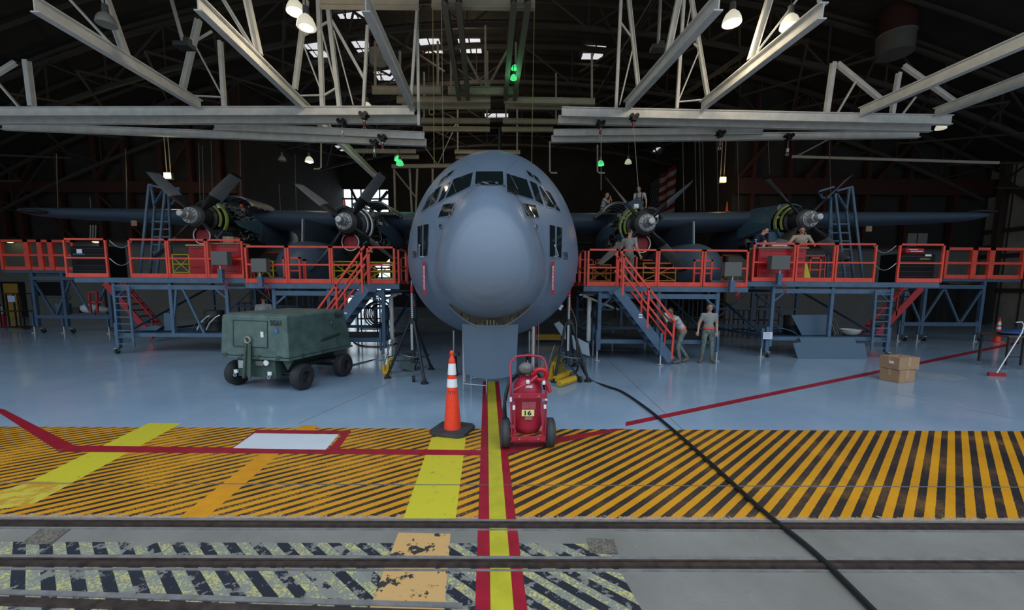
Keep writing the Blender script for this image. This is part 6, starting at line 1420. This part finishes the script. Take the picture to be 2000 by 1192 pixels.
# ------------------------------------------------------------------ tall cone beside the centre line
def tall_cone(b, h, lab, sq, rz, text=False, m=M_CONE, pos=(.62, .79)):
    t = thing('traffic_cone', lab, 'cone', (b.x, b.y, 0), rz, local=True); k = h/1.27
    MB().prism([(x*sq, y*sq, .004) for x, y in ((-.5, -.36), (-.36, -.5), (.36, -.5), (.5, -.36), (.5, .36), (.36, .5), (-.36, .5), (-.5, .36))], (0, 0, .05*k)).build('cone_base', M_CONEBASE if sq > .4 else m, t, bevel=.008)
    R = lambda z: (.135-(.135-.052)*(z/(1.08*k)))*(k if k < 1 else 1)
    H = 1.08*k; z0 = .054*k
    MB().lathe([(z0, R(0)), (z0+.03, R(0)*.98), (H, R(H)), (H+.05*k, .05*k), (H+.10*k, .026*k), (H+.13*k, .024*k), (H+.15*k, .034*k), (H+.17*k, .034*k), (H+.19*k, .02*k)], (0, 0, 0), (0, 0, 1), 32).build('cone_body', m, t, True)
    for f in pos:
        a = H*f; b2 = a+H*(.16 if f > .7 else .12); MB().lathe([(a, R(a)+.003), (b2, R(b2)+.003)], (0, 0, 0), (0, 0, 1), 32, close=False).build('reflective_band', M_REFL, t, True)
    if text:
        vs, fs = text_mesh('TYTE'); x0 = min(v.x for v in vs); x1 = max(v.x for v in vs); out = []
        for v in vs:
            a = -pi/2-rz+((v.x-x0)/(x1-x0)-.5)*1.35; z = .63*k+v.y*.075; r = R(z)+.004; out.append((r*cos(a), r*sin(a), z))
        MB().add(out, fs).build('scrawled_letters', M_DARK, t)
b = G(884, 842); tall_cone(b, 1.27, 'tall orange cone with two white bands on a black rubber base', .58, radians(-18), True, pos=(.655, .835))
b = G(1947, 668); tall_cone(b, 1.05, 'orange cone with two white bands standing far right by the black curtain', .36, 0, False, pos=(.62, .82))
# ------------------------------------------------------------------ tripod jacks under the nose
def jack(px, lab, feet, top_y, Yc, text=True):
    c = at(px, Yc, 0); t = thing('tripod_jack', lab, 'jack', (c.x, c.y, 0)); c = V((c.x, c.y, 0))
    zt_ = P(px, top_y, Yc).z; zc = 1.45
    MB().cyl(c+V((0, 0, .42)), c+V((0, 0, zc)), .055, n=16).cyl(c+V((0, 0, zc-.08)), c+V((0, 0, zc+.04)), .085, n=16).build('column', M_JACK, t, True)
    MB().box(c+V((-.01, -.06, 1.05)), (.05, .01, .62)).build('white_lettering_strip', mat('strip_white', (.45, .47, .48), .6, var=.5, scale=60), t)
    MB().cyl(c+V((0, 0, zc)), c+V((0, 0, zt_-.25)), .03, n=12).build('ram', M_STEEL, t, True)
    th = MB()
    for k in range(13): th.torus(c+V((0, 0, zc+.06+.045*k)), (0, 0, 1), .036, .011, 14, 6)
    th.build('screw_thread', M_STEEL, t, True)
    MB().cyl(c+V((0, 0, zt_-.25)), c+V((0, 0, zt_)), .02, n=10).build('lift_pin', M_STEEL, t, True)
    MB().cyl(c+V((0, 0, zt_-.3)), c+V((0, 0, zt_-.12)), .035).bar(c+V((0, 0, zt_-.18)), c+V((.05, 0, zt_-.6)), .02).build('red_collar', M_RED, t, True)
    fp = []
    for (fx_, fy) in feet:
        f = G(fx_, fy); fp.append(f); top = c+V((0, 0, zc-.03)); d = (V((f.x, f.y, 0))-c).normalized()
        L = MB().cyl(top+d*.07, V((f.x, f.y, .06)), .034, .034).build('leg', M_JACK, t, True); MB().cyl((f.x, f.y, .004), (f.x, f.y, .035), .09, n=16).cyl((f.x, f.y, .035), (f.x, f.y, .10), .05).build('foot_pad', M_JACK, L, True)
        MB().cyl(V((f.x, f.y, .30)).lerp(top, .12), c+V((0, 0, .48)), .018).build('strut', M_JACK, t, True)
    MB().torus(c+V((0, 0, .62)), (0.15, 0, 1), .30, .016, 30).build('ring_brace', mat('jack_ring', (.12, .13, .14), .4, .5), t, True)
    f = fp[0].lerp(fp[1], .6); f = V((f.x+.12, f.y-.05, 0)); w_ = MB().lathe([(-.03, .02), (-.03, .075), (.03, .075), (.03, .02)], (f.x, f.y, .08), (1, .4, 0), 18).build('castor_wheel', M_TYRE, t, True); MB().bar((f.x, f.y, .08), (c.x, c.y, .45), .03).build('castor_arm', M_JACK, w_)
    return t, c
jack(808, 'dark tripod jack supporting the left side of the nose', ((757, 739), (829, 750), (842, 722)), 548, 9.4)
jack(1108, 'dark tripod jack supporting the right side of the nose', ((1083, 747), (1148, 746), (1122, 716)), 556, 9.4)
# hand pumps, yellow
def pump(px, py, lab, s, h=.42):
    b = G(px, py); t = thing('hydraulic_hand_pump', lab, 'pump', (b.x, b.y, 0)); q = V((b.x, b.y, 0)); tl = V((s*.10, 0, 0))
    MB().cyl(q+V((0, 0, .07)), q+tl+V((0, 0, h)), .068, n=16).build('reservoir', M_YEL, t, True); MB().box(q+V((0, 0, .045)), (.2, .16, .08)).box(q+V((-s*.09, 0, .16)), (.07, .1, .2)).build('pump_base', M_YEL, t, bevel=.01)
    MB().tube([q+V((-s*.14, 0, .1)), q+V((-s*.02, .02, .45)), q+V((s*.10, .03, .85))], .014, 8).build('pump_lever', M_STEEL, t, True)
    MB().box(q+tl*.7+V((0, -.07, .27)), (.02, .01, .2)).build('dark_lettering', M_DARK, t)
pump(757, 732, 'yellow hand pump leaning on the left tripod jack', 1); pump(1074, 742, 'yellow hand pump beside the right tripod jack, behind the extinguisher', 1, .44)
# yellow chocks, bag
for (x0, x1, y0, y1, lab, r) in ((1084, 1112, 748, 735, 'dull yellow wheel chock lying by the right jack, the far one', .085), (1092, 1122, 757, 747, 'yellow wheel chock lying nearest the extinguisher', .085)):
    a = G(x0, y0); b = G(x1, y1); single('wheel_chock', MB().cyl(V((a.x, a.y, r+.003)), V((b.x, b.y, r+.003)), r, r, 6), M_YEL, lab, 'chock', bevel=.01)
b = G(1090, 742); mb = MB(); q = V((b.x, b.y, 0)); mb.prism([q+V((-.2, .1, .003)), q+V((.25, .12, .003)), q+V((.12, .16, .45)), q+V((-.02, .16, .62)), q+V((-.12, .14, .5))], (0, .18, 0)); single('canvas_bag', mb, mat('olive_yellow_canvas', (.26, .20, .03), .85, var=.4, scale=8), 'olive yellow canvas cover slumped behind the yellow pump', 'bag', bevel=.03)
# drip bucket, green tray under the left jack
b = G(795, 726); q = V((b.x, b.y, 0)); single('drip_tray', MB().prism([q+V((-.22, 0, .1)), q+V((.16, -.05, .004)), q+V((.25, .15, .3)), q+V((-.05, .2, .42))], (0, .22, 0)), mat('dark_teal', (.015, .05, .05), .5), 'dark green tray tilted under the left tripod jack', 'tray', bevel=.01)
b = G(1058, 716); q = V((b.x, b.y, 0)); t = thing('steel_bucket', 'dull steel bucket behind the extinguisher near the right jack', 'bucket', q); MB().lathe([(.005, .10), (.28, .13), (.285, .12), (.02, .09)], q, (0, 0, 1), 20).build('bucket_body', M_ALU, t, True); MB().tube([q+V((-.12, 0, .28)), q+V((0, -.02, .4)), q+V((.12, 0, .28))], .008, 6).build('bucket_handle', M_STEEL, t, True)
b = G(1042, 722); single('steel_rod', MB().cyl((b.x, b.y, .003), (b.x+.04, b.y+.02, .62), .016, n=8), M_STEEL, 'short bright steel rod standing behind the extinguisher', 'rod', smooth=True)
# work stand legs under the hanging panel
t = thing('panel_stand', 'light metal stand holding the bottom of the hanging nose panel', 'stand', G(930, 765)); 
for (px, py, Y) in ((905, 764, 7.0), (950, 768, 6.95), (920, 755, 7.6), (1030, 750, 7.6)):
    g = G(px, py); MB().cyl((g.x, g.y, .003), (g.x, g.y, .56), .012, n=8).build('leg', M_ALU, t, True)
a = G(905, 764); b = G(950, 768); c_ = G(920, 755); MB().cyl((a.x, a.y, .16), (b.x, b.y, .16), .012, n=8).cyl((a.x, a.y, .16), (c_.x, c_.y, .16), .010, n=8).cyl((c_.x, c_.y, .2), (G(1030, 750).x, G(1030, 750).y, .2), .01, n=8).build('brace', M_ALU, t, True)
# open crew step on the right of the fuselage
t = thing('crew_step', 'pale grey folding crew step running down right of the nose jack', 'step', (1.9, 11.0, 0)); 
a = P(1082, 633, 10.4); b = P(1148, 672, 10.4); MB().prism([a, P(1092, 628, 10.4), P(1118, 655, 10.4), P(1150, 672, 10.4), P(1152, 696, 10.4), P(1128, 688, 10.4), P(1096, 655, 10.4)], (0, .06, 0)).build('side_plate', mat('pale_blue_grey', (.26, .31, .37), .5), t); MB().prism([P(1122, 668, 10.46), P(1144, 672, 10.46), P(1152, 696, 10.46), P(1148, 697, 10.46)], (0, .5, 0)).build('step_tread', M_GREYBOX, t)
c_ = P(1091, 600, 9.9); single('paper_tag', MB().prism([P(1082, 597, 9.95), P(1090, 592, 9.95), P(1101, 597, 9.95), P(1095, 607, 9.95)], (0, .004, 0)), M_PAPER, 'white paper tag stuck on the lower right of the fuselage', 'tag')
# small bottle jacks just behind the nose
for px, lab in ((887, 'slim jack post left of the hanging panel'), (1033, 'slim jack post right of the hanging panel')):
    c_ = at(px, 9.9, 0); t = thing('jack_post', lab, 'jack', (c_.x, c_.y, 0)); MB().cyl((c_.x, c_.y, .004), (c_.x, c_.y, .55), .09, .07, 14).build('jack_base', M_DARK, t, True); MB().cyl((c_.x, c_.y, .55), (c_.x, c_.y, 1.15), .03).build('ram', M_STEEL, t, True); MB().cyl((c_.x, c_.y, .52), (c_.x, c_.y, .60), .15, .15, 16).build('collar', M_GREYBOX, t, True)
# cardboard boxes at the right
def big_box(b, z, w_, d, h, rz, lab, lab2=False):
    t = thing('cardboard_box', lab, 'box', (b.x, b.y, z), rz, local=True); MB().b2((-w_/2, -d/2, .002), (w_/2, d/2, h)).build('box_body', M_CARD, t, bevel=.006)
    MB().b2((-.035, -d/2-.002, h*.3 if z > 0 else .0), (.035, d/2+.002, h+.002)).b2((-w_/2-.002, -.03, h*.5), (w_/2+.002, .03, h+.002)).build('tape', M_TAPE, t)
    if lab2: q = MB().b2((-w_/2-.004, -.10, h*.45), (-w_/2-.001, .0, h*.66)).build('white_label', M_PAPER, t)
    return t
b = G(1768, 748); b.y += .22
big_box(b, 0.001, .52, .42, .31, radians(14), 'lower of two stacked brown cardboard boxes on the blue floor')
big_box(b+V((.02, 0, 0)), .315, .60, .44, .30, radians(10), 'upper of two stacked brown cardboard boxes on the blue floor', True)
# push broom leaning on a table at the right edge
b = G(1946, 735); e = P(1996, 650, b.y+.4); t = thing('push_broom', 'red-headed push broom with a white handle leaning on the table at the right edge', 'broom', b)
MB().box(b+V((0, 0, .075)), (.36, .07, .03), Matrix.Rotation(-.25, 3, 'Z')).build('broom_head', M_RED, t); MB().box(b+V((0, 0, .032)), (.35, .06, .06), Matrix.Rotation(-.25, 3, 'Z')).build('bristles', mat('bristle_red', (.30, .02, .02), .9), t)
MB().tube([b+V((0, 0, .08)), e, P(2000, 636, b.y+.45), P(1996, 629, b.y+.46), P(1985, 630, b.y+.46)], .014, 8).build('broom_handle', M_WHITE, t, True)
ta = G(1965, 722); tb_ = V((ta.x+1.3, ta.y, 0)); t = thing('rolling_table', 'dark rolling table with blue cloth at the right edge', 'table', (ta.x+.6, ta.y+.3, 0)); zt_ = P(1960, 656, ta.y).z
MB().b2((ta.x-.05, ta.y, zt_-.05), (ta.x+1.3, ta.y+.8, zt_)).build('table_top', mat('table_brown', (.09, .05, .035), .6), t)
for x, y in ((ta.x+.03, ta.y+.05), (ta.x+.42, ta.y+.02), (ta.x+1.2, ta.y+.05), (ta.x+.03, ta.y+.7)): lg = MB().bar((x, y, .12), (x, y, zt_-.05), .045).build('leg', M_DARK, t); MB().lathe([(-.02, .01), (-.02, .055), (.02, .055), (.02, .01)], (x, y, .06), (1, .3, 0), 14).build('caster', M_STEEL, lg, True)
MB().bar((ta.x, ta.y+.05, .35), (ta.x+1.2, ta.y+.05, .35), .035).build('stretcher', M_DARK, t)
q = V((ta.x+.45, ta.y+.3, zt_+.06)); single('blue_tarp', MB().ell(q, (.42, .25, .06)).ell(q+V((.2, -.05, .04)), (.28, .18, .06)), mat('blue_tarp', (.03, .09, .28), .5, var=.4, scale=15), 'bunched blue plastic sheet on the rolling table', 'tarp', smooth=True)
# black rack with cones at the far left
a = G(-10, 646); b = G(42, 645); t = thing('storage_rack', 'black wheeled rack with extinguishers at the far left edge', 'rack', ((a.x+b.x)/2, a.y, 0)); ztp = P(35, 573, b.y).z
for x in (a.x, b.x-.55, b.x):
    for y in (b.y, b.y+.6): MB().bar((x, y, .12), (x, y, ztp), .05).build('upright', M_BLACK, t)
for z in (.14, ztp*.52, ztp): MB().b2((a.x-.03, b.y-.03, z-.05), (b.x+.03, b.y+.63, z)).build('rack_shelf', M_BLACK, t)
MB().b2((b.x-.42, b.y-.05, ztp-.42), (b.x-.08, b.y-.035, ztp-.12)).build('notice', mat('notice_blue', (.35, .42, .6), .8), t)
q = G(7, 640); q = V((at(7, b.y+.25, 0).x, b.y+.25, .142)); t2 = thing('fire_extinguisher', 'red extinguisher on the lower shelf of the black rack, far left', 'fire extinguisher', q); MB().lathe([(0.0, .12), (.55, .11), (.62, .06)], q, (0, 0, 1), 18).build('cylinder', M_RED, t2, True); MB().lathe([(.62, .055), (.70, .05)], q, (0, 0, 1), 16).build('neck', M_WHITE, t2, True)
q2 = V((q.x-.05, q.y, ztp*.52+.003)); t2 = thing('spray_bottle', 'white bottle with black cap on the upper shelf of the black rack, far left', 'bottle', q2); MB().cyl(q2, q2+V((0, 0, .2)), .09, n=16).build('bottle_body', M_WHITE, t2, True); MB().cyl(q2+V((0, 0, .2)), q2+V((0, 0, .32)), .05, .03).build('cap', M_BLACK, t2, True)
# hoses and cables on the floor
def hose(pts, r, lab, m=M_HOSE, n=10, name='hose'):
    P3 = []
    Q = [V((G(x, y).x, G(x, y).y, r+.002)) if len(p_) == 2 else P(*p_) for p_ in pts for (x, y) in [p_[:2]]]
    for i in range(len(Q)-1):
        p0 = Q[max(i-1, 0)]; p1 = Q[i]; p2 = Q[i+1]; p3 = Q[min(i+2, len(Q)-1)]
        for k in range(6):
            t_ = k/6; P3.append(.5*((2*p1)+(p2-p0)*t_+(2*p0-5*p1+4*p2-p3)*t_*t_+(3*p1-p0-3*p2+p3)*t_**3))
    P3.append(Q[-1]); single(name, MB().tube(P3, r, n), m, lab, 'hose', smooth=True)
hose([(1112, 598, 9.6), (1124, 625, 9.45), (1126, 660, 9.3), (1130, 700, 9.25), (1150, 742), (1185, 757), (1215, 768), (1262, 800), (1320, 848), (1400, 920), (1490, 1003), (1590, 1085), (1720, 1215)], .024, 'thick black hose running from the right jack across the stripes to the lower right', n=12)
hose([(681, 716), (720, 706), (760, 698), (800, 690, 9.2)], .015, 'thin black cable between the green cart and the left jack')
for px, py, lab in ((1112, 716, 'loop of black hose hanging inside the right tripod jack'),):
    c_ = P(px, py, 9.7); mb = MB(); mb.torus(c_, (.2, 1, 0), .22, .014, 28, 8); mb.torus(c_+V((.02, .05, .02)), (.1, 1, 0), .2, .014, 28, 8); single('hose_loop', mb, M_HOSE, lab, 'hose', smooth=True)
single('hose', MB().tube([P(1042, 600, 9.0), P(1049, 615, 8.9), P(1052, 640, 8.9), P(1051, 690, 8.8), P(1052, 720, 8.8)], .012, 6), M_GREYBOX, 'thin hose hanging down from the lower right of the fuselage', 'hose', smooth=True)
single('red_post', MB().cyl(V((at(1042, 10.2, 0).x, 10.2, .003)), V((at(1046, 10.2, 0).x, 10.2, 1.3)), .025), M_RED, 'thin red pole standing behind the right nose jack post', 'pole', smooth=True)
hose([(690, 668), (705, 676), (740, 678), (775, 672)], .02, 'black hose lying under the left inner dock')
# yellow parking block far under the nose
single('floor_block', MB().box(P(1066, 658, 16)*1.0, (1.2, .3, .22)), M_YEL, 'yellow floor block far behind, right of the nose', 'block')
# ------------------------------------------------------------------ light
w = bpy.data.worlds.new('world'); SC.world = w; w.use_nodes = True
bg = w.node_tree.nodes['Background']; bg.inputs[0].default_value = (0.74, 0.88, 1.0, 1)
N = w.node_tree.nodes; L = w.node_tree.links; mth, noise, mix, step = node_tools(N, L)
sx = N.new('ShaderNodeSeparateXYZ'); L.new(N.new('ShaderNodeTexCoord').outputs['Generated'], sx.inputs[0])
el = step(sx.outputs[2], 0.08, 0.62); back = step(sx.outputs[1], -0.1, 0.3)      # overcast sky, dimmed low behind the camera for falloff, bright beyond the rear window
lo = mth('ADD', 0.22, mth('MULTIPLY', back, 0.75))
L.new(mth('MULTIPLY', mth('ADD', lo, mth('MULTIPLY', el, mth('SUBTRACT', 1.45, lo))), SKY), bg.inputs[1])
pd = bpy.data.lights.new('door_opening_portal', 'AREA'); pd.shape = 'RECTANGLE'; pd.size = 67; pd.size_y = 12.5; pd.cycles.is_portal = True
po = bpy.data.objects.new('door_opening_portal', pd); COL.objects.link(po); po.location = (-2, 3.35, 6.25); po.rotation_euler = (radians(90), 0, 0)
def lamp(px, py, Y, e, col, r=.25):
    d = bpy.data.lights.new('lamp_or_fill_light', 'POINT'); d.energy = e; d.color = col; d.shadow_soft_size = r; o = bpy.data.objects.new('lamp_or_fill_light', d); COL.objects.link(o); c = P(px, py, Y); o.location = (c.x, c.y, c.z-.45)
for px, py, Y in ((577, 12, 12), (1430, 33, 12), (1543, 40, 12), (717, 207, 18), (604, 311, 20)): lamp(px, py, Y, 62 if py < 100 else 14, (1.0, .84, .58))
for px, py, Y in ((777, 312, 20), (1005, 140, 18), (1173, 318, 20)): lamp(px, py, Y, 8, (.2, 1.0, .4))
lamp(327, 343, 21.8, 60, (1, .85, .45)); lamp(1412, 351, 23.8, 60, (1, .62, .25)); lamp(905, 120, 24, 110, (1.0, .82, .58)); lamp(905, 260, 33, 110, (1.0, .82, .58))  # last two: added fill lights without fixtures, warming roof and beams
SC.view_settings.view_transform = 'Standard'; SC.view_settings.look = 'None'; SC.view_settings.gamma = 1; SC.view_settings.use_curve_mapping = False
SC.view_settings.exposure = EXPO
SC.cycles.max_bounces = 6; SC.cycles.diffuse_bounces = 4; SC.cycles.glossy_bounces = 3; SC.cycles.sample_clamp_indirect = 6
SC.cycles.use_denoising = True
